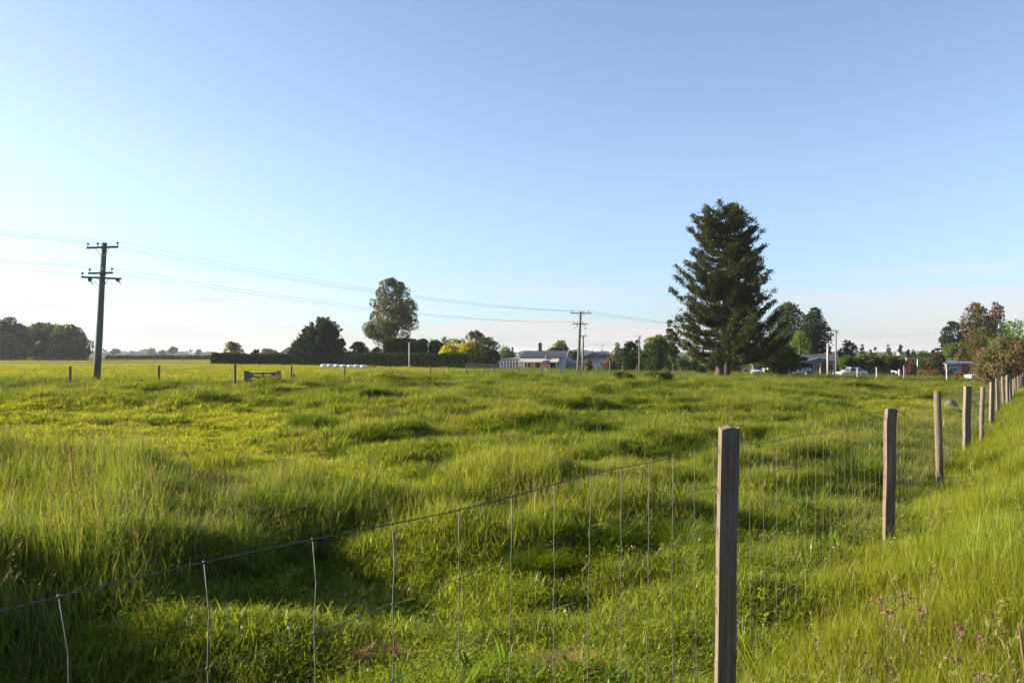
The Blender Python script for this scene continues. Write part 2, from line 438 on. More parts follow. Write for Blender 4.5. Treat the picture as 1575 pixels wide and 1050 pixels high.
M['car_white'] = plain('silver_white_paint', (0.45, 0.46, 0.49), (0.43, 0.44, 0.47), 0.25, 2, spec=0.5)
M['car_blue'] = plain('dark_blue_paint', (0.035, 0.045, 0.085), None, 0.25, 2, spec=0.5)
M['car_pale'] = plain('pale_silver_paint', (0.27, 0.30, 0.34), (0.25, 0.28, 0.32), 0.25, 2, spec=0.5)
M['car_red'] = plain('red_paint', (0.32, 0.03, 0.025), (0.25, 0.025, 0.02), 0.4, 2, spec=0.5)
M['lamp'] = plain('clear_lamp', (0.75, 0.75, 0.75), None, 0.15, 3, spec=0.5)
M['tail'] = plain('red_lamp', (0.35, 0.02, 0.02), None, 0.2, 3, spec=0.5)
M['yellow'] = plain('yellow_sign', (0.75, 0.42, 0.02), (0.70, 0.38, 0.02), 0.5, 2)
M['orange'] = plain('orange_sign', (0.72, 0.30, 0.02), (0.66, 0.27, 0.02), 0.5, 2)
M['bluesign'] = plain('blue_sign', (0.035, 0.10, 0.36), (0.03, 0.09, 0.32), 0.5, 2)
M['signwhite'] = plain('sign_white', (0.75, 0.75, 0.75), None, 0.5, 2)
M['black'] = plain('sign_black', (0.02, 0.02, 0.02), None, 0.6, 2)
M['wrap'] = plain('white_plastic_wrap', (0.48, 0.51, 0.55), (0.34, 0.37, 0.41), 0.35, 2.5, bump=0.5, spec=0.5)
M['metal'] = plain('grey_steel', (0.35, 0.35, 0.36), (0.28, 0.28, 0.29), 0.5, 3, metal=0.5)
def lf(name, a, b, **k): M[name] = leafy(name, a, b, **k); return M[name]
lf('pine', (0.020, 0.030, 0.009), (0.062, 0.070, 0.018), trans=0.18, tcol=(1.4, 1.3, 0.7))
lf('darkgreen', (0.026, 0.046, 0.014), (0.060, 0.084, 0.024), trans=0.28)
lf('conifer', (0.016, 0.034, 0.014), (0.036, 0.058, 0.020), trans=0.22)
lf('hedge', (0.020, 0.040, 0.011), (0.046, 0.072, 0.019), trans=0.2)
lf('gum', (0.050, 0.064, 0.030), (0.105, 0.112, 0.052), trans=0.35, tcol=(1.4, 1.3, 0.7))
lf('gumred', (0.078, 0.058, 0.026), (0.155, 0.100, 0.045), trans=0.35, tcol=(1.4, 1.0, 0.7))
lf('mid', (0.040, 0.075, 0.016), (0.080, 0.120, 0.026), trans=0.38)
lf('bright', (0.080, 0.135, 0.018), (0.130, 0.175, 0.028), trans=0.42)
lf('golden', (0.23, 0.245, 0.012), (0.42, 0.38, 0.018), trans=0.5, tcol=(1.4, 1.2, 0.4))
lf('yellowgreen', (0.105, 0.125, 0.016), (0.170, 0.160, 0.024), trans=0.42)
lf('olive', (0.085, 0.085, 0.035), (0.135, 0.125, 0.055), trans=0.38)
lf('tan', (0.10, 0.085, 0.045), (0.20, 0.155, 0.085), trans=0.40, tcol=(1.3, 1.0, 0.8))
lf('rust', (0.120, 0.050, 0.022), (0.210, 0.095, 0.035), trans=0.3, tcol=(1.4, 1.0, 0.6))
lf('bronze', (0.055, 0.045, 0.018), (0.130, 0.080, 0.030), trans=0.3, tcol=(1.4, 1.1, 0.6))
lf('faraway', (0.050, 0.070, 0.030), (0.085, 0.105, 0.045), trans=0.3)

# ------------------------------------------------------------------ ground
def ground_mat():
    m, nd, lk = new_mat('meadow_ground')
    out = nd.new('ShaderNodeOutputMaterial'); d = nd.new('ShaderNodeBsdfDiffuse')
    a = nd.new('ShaderNodeAttribute'); a.attribute_name = 'soil'
    g = nd.new('ShaderNodeNewGeometry')
    n = nd.new('ShaderNodeTexNoise'); n.inputs['Scale'].default_value = 0.7; n.inputs['Detail'].default_value = 9; n.inputs['Roughness'].default_value = 0.7
    lk.new(g.outputs['Position'], n.inputs[0])
    mr = nd.new('ShaderNodeMapRange'); mr.inputs['From Min'].default_value = 0.3; mr.inputs['From Max'].default_value = 0.7
    mr.inputs['To Min'].default_value = 0.65; mr.inputs['To Max'].default_value = 1.25
    lk.new(n.outputs['Fac'], mr.inputs[0])
    mx = nd.new('ShaderNodeVectorMath'); mx.operation = 'SCALE'
    lk.new(a.outputs['Color'], mx.inputs[0]); lk.new(mr.outputs[0], mx.inputs['Scale'])
    lk.new(mx.outputs[0], d.inputs['Color'])
    b = nd.new('ShaderNodeBump'); b.inputs['Strength'].default_value = 0.8; b.inputs['Distance'].default_value = 0.08
    n2 = nd.new('ShaderNodeTexNoise'); n2.inputs['Scale'].default_value = 6; n2.inputs['Detail'].default_value = 6
    lk.new(g.outputs['Position'], n2.inputs[0]); lk.new(n2.outputs['Fac'], b.inputs['Height']); lk.new(b.outputs[0], d.inputs['Normal'])
    lk.new(d.outputs[0], out.inputs[0])
    return m
M['ground'] = ground_mat()
th = np.concatenate([np.linspace(-180, -46, 60, endpoint=False), np.linspace(-46, 46, 290, endpoint=False), np.linspace(46, 180, 60, endpoint=False)]) * math.pi / 180
rr = np.concatenate([[0.3], np.geomspace(1.2, 130, 210), np.geomspace(136, 6000, 44)])
TT, RR = np.meshgrid(th, rr)
gx = RR * np.sin(TT); gy = RR * np.cos(TT)
gzv = ground(gx.ravel(), gy.ravel())
nt_, nr_ = len(th), len(rr)
V = np.stack([gx.ravel(), gy.ravel(), gzv], 1)
V = np.vstack([V, [[0, 0, gz(0, 0)]]])
ii, jj = np.meshgrid(np.arange(nr_ - 1), np.arange(nt_), indexing='ij')
a = ii * nt_ + jj; b = ii * nt_ + (jj + 1) % nt_
quads = np.stack([a, b, b + nt_, a + nt_], -1).reshape(-1, 4)[:, ::-1]
j = np.arange(nt_)
tris = np.stack([np.full(nt_, len(V) - 1), (j + 1) % nt_, j], 1)[:, ::-1]
me = np_mesh('ground', V, [quads, tris], M['ground'], True)
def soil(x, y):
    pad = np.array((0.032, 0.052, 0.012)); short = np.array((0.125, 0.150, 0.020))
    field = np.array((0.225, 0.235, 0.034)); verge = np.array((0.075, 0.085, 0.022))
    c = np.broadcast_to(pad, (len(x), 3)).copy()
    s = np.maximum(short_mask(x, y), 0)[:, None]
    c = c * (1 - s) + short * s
    q = in_paddock(x, y)[:, None]
    out = np.broadcast_to(verge, c.shape).copy()
    fm = (smooth(50, 54, y) * smooth(0, -12, x + 0.0 * y - (y - 100) * 0.12))[:, None]
    out = out * (1 - fm) + field * fm
    # the farther paddocks run in strips
    r = y + 0.06 * x
    strip = np.stack([0.11 + 0.06 * vnoise(r / 60, 0 * r), 0.135 + 0.045 * vnoise(r / 60, 0 * r + 3), 0.03 + 0.01 * vnoise(r / 60, 0 * r + 7)], 1)
    far = smooth(215, 222, y)[:, None]
    out = out * (1 - far) + strip * far
    br = (smooth(150, 160, y) * smooth(200, 190, y))[:, None] * smooth(-30, -45, x)[:, None]
    out = out * (1 - br) + np.array((0.17, 0.125, 0.06)) * br
    return c * q + out * (1 - q)
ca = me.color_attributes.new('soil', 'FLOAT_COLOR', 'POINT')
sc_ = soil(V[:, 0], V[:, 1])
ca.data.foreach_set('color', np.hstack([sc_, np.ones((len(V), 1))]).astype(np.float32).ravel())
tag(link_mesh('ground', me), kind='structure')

def strip(name, pts, width, mat, lift):
    pts = [Vector((p[0], p[1], 0)) for p in pts]
    P = []
    for i in range(len(pts) - 1):
        for t in np.linspace(0, 1, 24, endpoint=(i == len(pts) - 2)):
            q0 = pts[max(i - 1, 0)]; q1 = pts[i]; q2 = pts[i + 1]; q3 = pts[min(i + 2, len(pts) - 1)]
            P.append(0.5 * ((2 * q1) + (q2 - q0) * t + (2 * q0 - 5 * q1 + 4 * q2 - q3) * t * t + (-q0 + 3 * q1 - 3 * q2 + q3) * t ** 3))
    VV = []; FF = []
    K = 9
    for i, p in enumerate(P):
        d = (P[min(i + 1, len(P) - 1)] - P[max(i - 1, 0)]).normalized(); nrm = Vector((-d.y, d.x, 0))
        for k in range(K):
            q = p + nrm * width * (k / (K - 1) - 0.5)
            VV.append((q.x, q.y, gz(q.x, q.y) + lift))
    for i in range(len(P) - 1):
        for k in range(K - 1):
            FF.append((i * K + k, i * K + k + 1, (i + 1) * K + k + 1, (i + 1) * K + k))
    return MB().add(VV, [f[::-1] for f in FF]).build(name, mat, sm=True)
ROAD = [(-8, 98), (4, 106), (16, 113), (32, 119), (53, 128), (78, 131), (130, 128), (220, 120)]
tag(strip('road', ROAD, 7.5, M['road'], 0.06), kind='structure')
LANE = [(-120, 34), (-60, 38), (-27, 42.6), (-19, 44.6), (-14.5, 47.5)]
tag(strip('gravel_lane', LANE, 3.0, M['lane'], 0.06), kind='structure')

# ------------------------------------------------------------------ foliage generators
def leaf_quads(P, Nrm, Lx, Wx, g, droop=0.0):
    """diamond leaves at P, long axis roughly along Nrm with scatter"""
    n = len(P)
    a = Nrm + g.normal(0, 0.55, (n, 3)); a[:, 2] -= droop
    a /= np.linalg.norm(a, axis=1, keepdims=True) + 1e-9
    q = g.normal(0, 1, (n, 3)); b = np.cross(a, q); b /= np.linalg.norm(b, axis=1, keepdims=True) + 1e-9
    s = g.uniform(0.65, 1.3, (n, 1))
    Lh = Lx * s / 2; Wh = Wx * s / 2
    V = np.stack([P - a * Lh, P + b * Wh, P + a * Lh, P - b * Wh], 1).reshape(-1, 3)
    return V, np.arange(4 * n).reshape(n, 4)
PROFILES = {
    'round': [(0.10, 0.55), (0.25, 0.85), (0.45, 1.0), (0.65, 0.95), (0.82, 0.72), (0.94, 0.40), (1.0, 0.12)],
    'bush': [(0.0, 0.75), (0.2, 0.95), (0.45, 1.0), (0.7, 0.82), (0.88, 0.52), (1.0, 0.15)],
    'gum': [(0.16, 0.22), (0.25, 0.62), (0.40, 0.95), (0.60, 1.0), (0.78, 0.84), (0.92, 0.50), (1.0, 0.18)],
    'cone': [(0.03, 0.95), (0.15, 1.0), (0.35, 0.78), (0.60, 0.48), (0.82, 0.22), (1.0, 0.03)],
    'cypress': [(0.02, 0.62), (0.2, 0.92), (0.45, 1.0), (0.65, 0.86), (0.85, 0.55), (1.0, 0.2)],
    'poplar': [(0.05, 0.5), (0.25, 0.95), (0.5, 1.0), (0.75, 0.75), (0.92, 0.4), (1.0, 0.1)],
    'umbrella': [(0.35, 0.3), (0.5, 0.85), (0.68, 1.0), (0.85, 0.75), (1.0, 0.2)],
}
def crown_cloud(style, H, Wd, n, g, lobes=34, lobe_r=0.38, flat=1.0, gaps=0.0, squash=1.0):
    prof = np.array(PROFILES[style]); zs = prof[:, 0]; rs = prof[:, 1]
    k = 0; C = []; LR = []
    while k < lobes:
        z = g.uniform(zs[0], zs[-1]); r = np.interp(z, zs, rs)
        if g.random() > r + 0.18: continue
        rad = lobe_r * (0.45 + 0.55 * r) * g.uniform(0.7, 1.25) * Wd / 2 * 1.2
        t = g.uniform(0, 2 * math.pi)
        q = max(r * Wd / 2 - rad * 0.72, 0) * math.sqrt(g.uniform(0.15, 1.0))
        zz = z * H
        C.append((q * math.cos(t), q * math.sin(t) * squash, min(max(zz, zs[0] * H + rad * flat * 0.5), H - rad * flat * 0.75)))
        LR.append(rad); k += 1
    C = np.array(C); LR = np.array(LR)
    pick = g.choice(len(C), n, p=LR ** 2 / np.sum(LR ** 2))
    d = g.normal(0, 1, (n, 3)); d[:, 2] += 0.25; d /= np.linalg.norm(d, axis=1, keepdims=True)
    sh = g.uniform(0.62, 1.06, (n, 1)) ** 0.7
    P = C[pick] + d * LR[pick][:, None] * sh * np.array((1, 1, flat))
    if gaps:
        nz = vnoise(P[:, 0] * 2.2 / Wd * 4 + 40 + P[:, 1], P[:, 2] * 2.2 / Wd * 4)
        keep = nz > -1 + 2 * gaps * 0.5
        P = P[keep]; d = d[keep]
    return P, d, C, LR
def trunk_mesh(mat, H, r0, targets, g, lean=(0, 0), limbs=6, start=0.25):
    mb = MB()
    top = Vector((lean[0], lean[1], H))
    path = [Vector((0, 0, -0.25))] + [top * t + Vector((g.normal(0, r0 * 0.5), g.normal(0, r0 * 0.5), 0)) for t in (0.12, 0.35, 0.6, 0.85, 1.0)]
    mb.tube(path, [r0 * 1.35, r0 * 1.05, r0 * 0.85, r0 * 0.62, r0 * 0.36, r0 * 0.12], 8)
    for k in range(min(limbs, len(targets))):
        t = Vector(targets[k])
        s = min(max(start, t.z / H * 0.55), 0.85)
        p0 = top * s
        mid = p0.lerp(t, 0.5) + Vector((0, 0, 0.06 * H))
        mb.tube([p0, mid, t], [r0 * 0.45, r0 * 0.28, r0 * 0.08], 6)
    return mb.mesh('trunk', mat, True)
def tree(name, label, cat, x, y, H, Wd, style, mat, n=2200, leaf=0.42, trunk=0.0, group=None, bark='bark', seed=None, z=None, crown_name='crown', droop=0.0, limbs=5, wl=0.55, two=None, **kw):
    g = np.random.default_rng(seed if seed is not None else rnd.randrange(10 ** 6))
    z0 = gz(x, y) if z is None else z
    root = empty(name, (x, y, z0), 0, label, cat, group)
    P, d, C, LR = crown_cloud(style, H, Wd, int(n * 1.6), g, **kw)
    Vl, Q = leaf_quads(P, d, leaf, leaf * wl, g, droop)
    mats = [M[mat]]; mi = None
    if two:                                             # a second foliage colour on some limbs
        mats.append(M[two]); 
        mi = (vnoise(P[:, 0] / Wd * 5 + 7, P[:, 2] / Wd * 5 + P[:, 1]) > 0.1).astype(int)
    link_mesh(crown_name, np_mesh(crown_name, Vl, [Q], mats, matidx=mi), root)
    order = np.argsort(-LR)
    link_mesh('trunk', trunk_mesh(M[bark], H * 0.85, trunk or max(0.03 * H, 0.06), [C[i] for i in order], g, limbs=limbs), root)
    return root

# ------------------------------------------------------------------ big pine
def build_pine():
    px, Y = 1107, 95.0
    x = at(px, Y); z0 = gz(x, Y)
    H = zat(314, Y) - z0
    root = empty('pine_tree', (x, Y, z0), 0, 'towering dark pine with twin trunks and upswept ragged branches', 'tree')
    g = np.random.default_rng(11)
    zl = np.array([1.6, 2.6, 4.2, 7.3, 9.3, 11.7, 14.6, 17.0, 18.6, 20.3])
    Lz = np.array([4.6, 5.6, 6.0, 5.7, 5.2, 5.0, 3.5, 3.9, 2.6, 0.7])
    Rz = np.array([6.5, 8.6, 8.0, 6.0, 6.3, 5.7, 5.2, 4.4, 2.6, 1.0])
    def axis(z): return Vector((0.2 + 1.25 * z / H, 0, z))
    bark = MB(); P = []; D = []
    lens = []
    nb = 245
    for k in range(nb):
        z = 2.5 + (H - 3.2) * ((k + g.uniform(0, 1)) / nb)
        t = g.uniform(0, 2 * math.pi)
        cx = math.cos(t)
        wR = max(cx, 0) ** 1.0; wL = max(-cx, 0) ** 1.0
        full = (np.interp(z, zl, Rz) - (axis(z).x if cx > 0 else 0)) if cx > 0 else (np.interp(z, zl, Lz) + axis(z).x)
        midr = 0.5 * (np.interp(z, zl, Rz) + np.interp(z, zl, Lz))
        ln = (abs(cx) * full + (1 - abs(cx)) * midr * 0.95) * g.uniform(0.68, 1.08)
        if g.random() < 0.16: ln *= 0.7
        out = Vector((cx, math.sin(t), 0))
        p0 = axis(max(z - 0.06 * ln, 1.2))
        rise = 0.0 + 0.16 * (z / H) + g.uniform(-0.06, 0.08)
        pts = []
        for q in np.linspace(0, 1, 6):
            pts.append(p0 + out * ln * q + Vector((0, 0, ln * (rise * q - 0.10 * math.sin(q * math.pi) + 0.20 * q ** 4))))
        bark.tube(pts, [0.10 + 0.006 * ln, 0.085, 0.07, 0.05, 0.035, 0.015], 5)
        side = Vector((-out.y, out.x, 0))
        nc = int(6 + ln * 5.2)
        for c in range(nc):
            q = 0.16 + 0.86 * g.random() ** 0.62
            i = min(int(q * 5), 4); f = q * 5 - i
            ctr = pts[i].lerp(pts[i + 1], min(f, 1.1))
            spread = (0.10 + 0.50 * max(0, 1 - abs(q - 0.5) * 1.6)) * min(ln * 0.30, 1.25)
            s = g.normal(0, 0.6) * spread
            ctr = ctr + side * s + Vector((0, 0, g.normal(0.02, 0.10) + 0.10 * abs(s)))
            dirv = (out * 0.55 + side * (0.5 * np.sign(s)) + Vector((0, 0, 0.75)))
            m = 15
            base = np.array(ctr)[None] + g.normal(0, 0.13, (m, 3)) * np.array((1.4, 1.4, 0.9))
            P.append(base); D.append(np.repeat(np.array(dirv)[None], m, 0))
    # the leader's crown
    for c in range(150):
        z = H - 2.6 * g.random() ** 1.3; a = axis(z)
        r = 0.25 + 0.42 * (H - z)
        m = 12
        base = np.array(a)[None] + np.array((g.normal(0, r), g.normal(0, r), 0))[None] + g.normal(0, 0.14, (m, 3))
        P.append(base); D.append(np.repeat(np.array((0, 0, 1.0))[None], m, 0))
    P = np.concatenate(P); D = np.concatenate(D)
    Vl, Q = leaf_quads(P, D, 0.36, 0.095, g)
    link_mesh('crown', np_mesh('crown', Vl, [Q], M['pine']), root)
    link_mesh('branches', bark.mesh('branches', M['bark'], True), root)
    t1 = MB().tube([(-0.05, 0, -0.3), (0, 0, 0.5), (0.1, 0, 3), (0.6, 0, 8), (1.0, 0, 14), (1.4, 0, H - 0.6)], [0.66, 0.50, 0.42, 0.34, 0.22, 0.05], 12)
    t1.build('trunk', M['bark'], root, True)
    t2 = MB().tube([(1.15, 1.3, -0.3), (1.1, 1.2, 0.5), (1.2, 1.0, 3), (1.9, 0.7, 8), (2.6, 0.4, 13), (2.9, 0.3, H - 4)], [0.56, 0.44, 0.38, 0.30, 0.18, 0.05], 12)
    t2.build('trunk', M['bark'], root, True)
build_pine()

# ------------------------------------------------------------------ trees, left to right
def T(name, label, cat, px, top, wpx, Y, style, mat, base=None, **k):
    x = at(px, Y); z0 = gz(x, Y)
    H = zat(top, Y) - z0
    return tree(name, label, cat, x, Y, H, wpx / F * Y, style, mat, **k)
GB = 'dark round trees at the end of the far paddock'
T('broadleaf_tree', 'dark round tree with a broken top at the outer end of the far clump', 'tree', 14, 489, 66, 250, 'bush', 'darkgreen', n=5200, leaf=0.8, lobes=60, lobe_r=0.25, gaps=0.15, seed=1, group=GB)
T('broadleaf_tree', 'broad dark tree with a domed top in the middle of the far clump', 'tree', 68, 498, 84, 258, 'bush', 'darkgreen', n=6000, leaf=0.8, lobes=70, lobe_r=0.25, gaps=0.1, two='mid', seed=2, group=GB)
T('broadleaf_tree', 'dark rounded tree next to the tall green power pole in the far clump', 'tree', 104, 501, 72, 252, 'bush', 'darkgreen', n=6000, leaf=0.8, lobes=70, lobe_r=0.25, gaps=0.1, two='mid', seed=3, group=GB)
for px, top, wp, Y, s in ((128, 520, 22, 246, 4),):
    T('shrub', 'small dark shrub at the skirt of the far clump beside the pole', 'shrub', px, top, wp, Y, 'bush', 'darkgreen', n=900, leaf=0.7, seed=s)
far_labels = [(176, 537, 14, 820, 'hazy blue tree with a flat top far off just past the green pole'),
              (231, 538, 15, 900, 'low hazy rounded tree alone on the far horizon'),
              (252, 539, 18, 760, 'low dark far tree joined to a taller one on the horizon'),
              (266, 534, 13, 760, 'tallest hazy tree on the open horizon with an umbrella top'),
              (305, 537, 10, 950, 'slim hazy tree on the far horizon short of the dark hedge')]
for i, (px, top, wp, Y, lb) in enumerate(far_labels):
    T('far_tree', lb, 'tree', px, top, wp, Y, 'umbrella' if i in (0, 3) else 'bush', 'faraway', n=500, leaf=2.2, lobes=10, seed=20 + i, group='far trees on the horizon', limbs=3)
# the far wood along the horizon, one mass
g = np.random.default_rng(5)
PP = []; DD = []
for k in range(420):
    a_ = g.uniform(-48, 48); Y = g.uniform(1100, 1700); x = math.tan(R(a_)) * Y
    h = g.uniform(3, 9) * (0.6 + 0.8 * max(0, float(vnoise(np.array([a_ / 4.0]), np.array([2.0]))[0]) + 0.5)); wd = g.uniform(14, 40)
    m = 46
    d = g.normal(0, 1, (m, 3)); d[:, 2] = abs(d[:, 2]); d /= np.linalg.norm(d, axis=1, keepdims=True)
    PP.append(np.array((x, Y, float(base_z(np.array([x]), np.array([Y]))[0]) - 0.5)) + d * np.array((wd / 2, wd / 4, h))); DD.append(d)
PP = np.concatenate(PP); DD = np.concatenate(DD)
Vl, Q = leaf_quads(PP, DD, 6.0, 3.6, g)
tag(link_mesh('far_wood', np_mesh('far_wood', Vl, [Q], M['faraway'])), 'faint blue line of woods along the horizon', 'woodland', kind='stuff')

T('fruit_tree', 'small grey-green tree standing behind the low end of the clipped hedge', 'tree', 357, 527, 34, 158, 'round', 'olive', n=1400, leaf=0.42, gaps=0.35, seed=31)
T('shrub', 'small dark bush peeping over the hedge near the blue gable', 'shrub', 394, 536, 20, 158, 'bush', 'darkgreen', n=700, leaf=0.42, gaps=0.2, seed=32)
T('far_tree', 'pale hazy round tree beyond the hedge short of the blue gable', 'tree', 412, 537, 32, 420, 'bush', 'faraway', n=900, leaf=1.1, lobes=12, seed=33)
T('shrub', 'low green bush against the blue gable behind the hedge', 'shrub', 424, 541, 20, 152, 'bush', 'mid', n=700, leaf=0.4, seed=34)
# spreading macrocarpa: sprays that point up and out
def macrocarpa():
    Y = 153; x = at(487, Y); z0 = gz(x, Y); H = zat(487, Y) - z0; Wd = 88 / F * Y
    root = empty('cypress_tree', (x, Y, z0), 0, 'broad dark cypress with feathery upswept sprays rising out of the hedge', 'tree')
    g = np.random.default_rng(41); P = []; D = []; mb = MB()
    mb.tube([(0, 0, -0.3), (0.1, 0, 1.2), (0.5, 0, H * 0.6)], [0.5, 0.4, 0.15], 8)
    for k in range(240):
        t = g.uniform(0, 2 * math.pi); el = math.asin(g.uniform(-0.02, 1.0)); 
        d = Vector((math.cos(t) * math.cos(el), math.sin(t) * math.cos(el), math.sin(el)))
        sh = 1.0 - 0.16 * max(0, -d.x) * (1 if el > 0.5 else 0) 
        tip = Vector((d.x * Wd * 0.5 + 0.9 * d.z, d.y * Wd * 0.5, 1.2 + d.z * (H - 1.2))) * g.uniform(0.90, 1.01) * sh
        b0 = Vector((0.3, 0, min(tip.z * 0.35, H * 0.3)))
        if k % 4 == 0: mb.tube([b0, b0.lerp(tip, 0.55) - Vector((0, 0, 0.2)), tip.lerp(b0, 0.1)], [0.12, 0.08, 0.03], 5)
        ax = (tip - b0).normalized()
        for q in np.linspace(0.38, 1.0, 11):
            c = b0.lerp(tip, q); m = 12
            w_ = 0.75 * (1.08 - q)
            P.append(np.array(c)[None] + g.normal(0, w_ + 0.06, (m, 3)))
            D.append(np.repeat(np.array(ax * 1.2 + Vector((0, 0, 0.6)))[None], m, 0))
    P = np.concatenate(P); D = np.concatenate(D)
    P[:, 2] = np.maximum(P[:, 2], 0.15)
    Vl, Q = leaf_quads(P, D, 0.5, 0.2, g)
    link_mesh('crown', np_mesh('crown', Vl, [Q], M['conifer']), root)
    link_mesh('trunk', mb.mesh('trunk', M['bark'], True), root)
macrocarpa()
T('shrub', 'dark low bush leaning against the broad cypress', 'shrub', 520, 538, 36, 150, 'bush', 'darkgreen', n=1300, leaf=0.4, seed=43)
T('shrub', 'rough dark thicket between the cypress and the gum tree', 'shrub', 552, 527, 42, 152, 'bush', 'conifer', n=1900, leaf=0.42, gaps=0.2, seed=44)
T('shrub', 'paler green bush at the foot of the gum tree', 'shrub', 580, 534, 24, 153, 'bush', 'mid', n=1000, leaf=0.4, seed=45)
# the gum
T('gum_tree', 'tall grey-gold gum tree with a domed airy crown and pale limbs', 'tree', 602, 429, 92, 165, 'gum', 'gum', n=15000, leaf=0.40, lobes=150, lobe_r=0.145, gaps=0.28, seed=52, bark='gumbark', droop=0.7, limbs=26, trunk=0.36, wl=0.42, flat=1.25)
T('shrub', 'olive green bush growing under the gum tree crown', 'shrub', 610, 512, 30, 160, 'bush', 'olive', n=900, leaf=0.42, gaps=0.2, seed=53)
# clipped tall hedges and the long hedge
def hedge(name, label, x0, y0, x1, y1, depth, h0, h1, mat, n, leaf, round_top=0.0, group=None):
    n = int(n * 1.7)
    g = np.random.default_rng(int(abs(x0) * 13 + h0 * 7) + 3)
    ln = math.hypot(x1 - x0, y1 - y0); ux, uy = (x1 - x0) / ln, (y1 - y0) / ln
    root = empty(name, (x0, y0, gz(x0, y0)), 0, label, 'hedge', group)
    s = g.uniform(0, ln, n); f = g.random(n)
    hh = h0 + (h1 - h0) * s / ln + (0.10 * vnoise(s / 1.3, 0 * s + h0 * 10) + 0.05 * vnoise(s / 0.45, 0 * s + h0 * 3)) * min(h0, 2)
    tops = f > 0.62; ends = f < 0.08
    dd = np.where(tops, g.uniform(-depth / 2, depth / 2, n), np.where(g.random(n) < 0.75, -depth / 2, depth / 2))
    zz = np.where(tops, hh, hh * g.random(n))
    s = np.where(ends, np.where(g.random(n) < 0.5, 0, ln), s); dd = np.where(ends, g.uniform(-depth / 2, depth / 2, n), dd)
    if round_top: zz = zz - round_top * np.clip(zz / hh, 0, 1) * (np.abs(s / ln - 0.5) * 2) ** 4
    P = np.stack([s * ux - dd * uy, s * uy + dd * ux, zz], 1) + g.normal(0, leaf * 0.28, (n, 3))
    P[:, 2] += base_z(x0 + s * ux, y0 + s * uy) - base_z(x0, y0)
    D = np.stack([-dd * uy * 0 + 0.0 * s, -np.sign(-dd) * 0 - 0.4 + 0 * s, np.where(tops, 1.0, 0.5)], 1)
    Vl, Q = leaf_quads(P, D, leaf, leaf * 0.55, g)
    link_mesh('foliage', np_mesh('foliage', Vl, [Q], M[mat]), root)
    mb = MB()                                            # solid core in leaf colour, added to block light through the hedge
    K = 12
    for k in range(K):
        sa = ln * (k + 0.5) / K; dz = float(base_z(np.array([x0 + sa * ux]), np.array([y0 + sa * uy]))[0] - base_z(np.array([x0]), np.array([y0]))[0])
        h = (h0 + (h1 - h0) * sa / ln) * 0.93 - round_top * abs(2 * sa / ln - 1) ** 4
        mb.box((sa * ux, sa * uy, dz + h / 2 - 0.1), (ln / K * 0.98, depth * 0.7, h), Matrix.Rotation(math.atan2(uy, ux), 3, 'Z'))
    link_mesh('stems', mb.mesh('stems', M['hedge']), root)  # the added light-blocking core boxes
    return root
hy = 146
hedge('long_hedge', 'low dark clipped hedge running from the open field to the broad cypress', at(328, 152), 152, at(478, 150), 150, 1.6, 1.75, 1.85, 'hedge', 5200, 0.34)
hedge('long_hedge', 'dark clipped hedge running from the cypress past the gum to the golden tree', at(478, 149.7), 149.7, at(716, 141), 141, 1.6, 2.0, 2.35, 'hedge', 7600, 0.34)
hedge('tall_hedge', 'tallest square clipped hedge block below the gum tree', at(591, 156), 156, at(639, 156), 156, 2.4, zat(524, 156) - gz(at(591, 156), 156), zat(522, 156) - gz(at(639, 156), 156), 'hedge', 4200, 0.34, 0.1, 'tall clipped hedge blocks')
hedge('tall_hedge', 'narrow round shouldered hedge block in the middle of the three', at(640.5, 155), 155, at(657, 155), 155, 2.2, zat(523, 155) - gz(at(640, 155), 155), zat(523, 155) - gz(at(658, 155), 155), 'hedge', 1900, 0.34, 0.5, 'tall clipped hedge blocks')
hedge('tall_hedge', 'lower round shouldered hedge block next to the golden tree', at(661, 155), 155, at(681, 155), 155, 2.2, zat(526, 155) - gz(at(661, 155), 155), zat(527, 155) - gz(at(681, 155), 155), 'hedge', 1900, 0.34, 0.8, 'tall clipped hedge blocks')
T('shrub', 'small dark bush in front of the square clipped hedge block', 'shrub', 622, 545, 36, 150.5, 'bush', 'mid', n=700, leaf=0.36, seed=57)
T('far_tree', 'thin pale tree showing behind the round shouldered hedge blocks', 'tree', 686, 517, 26, 230, 'round', 'olive', n=900, leaf=0.6, gaps=0.5, seed=58)
T('far_tree', 'soft grey tree behind the narrow hedge block', 'tree', 668, 521, 26, 240, 'round', 'olive', n=800, leaf=0.6, gaps=0.4, seed=59)
T('golden_tree', 'golden yellow-green tree glowing at the end of the dark hedge', 'tree', 710, 523, 72, 145, 'bush', 'golden', n=3000, leaf=0.40, lobes=34, lobe_r=0.24, seed=60, two='yellowgreen')
T('broadleaf_tree', 'mid green rounded tree shading into the golden tree', 'tree', 726, 528, 30, 148, 'bush', 'mid', n=1500, leaf=0.4, seed=61)
T('broadleaf_tree', 'airy grey tree topping the dark yard trees', 'tree', 731, 509, 44, 172, 'umbrella', 'gum', n=1500, leaf=0.42, gaps=0.4, lobes=30, lobe_r=0.2, seed=62, bark='gumbark')
T('broadleaf_tree', 'dark plum coloured round tree beside the grey lean-to', 'tree', 752, 520, 40, 150, 'bush', 'darkgreen', n=2200, leaf=0.4, seed=63)
T('broadleaf_tree', 'dark green tree between the golden tree and the plum coloured one', 'tree', 735, 527, 24, 152, 'bush', 'bronze', n=1200, leaf=0.4, seed=64)
T('far_tree', 'soft green trees behind the lean-to roof', 'tree', 776, 532, 30, 260, 'bush', 'mid', n=900, leaf=0.6, gaps=0.2, seed=65)
T('far_tree', 'small pointed dark tree behind the lean-to roof', 'tree', 788, 530, 10, 262, 'cone', 'conifer', n=500, leaf=0.5, seed=66)
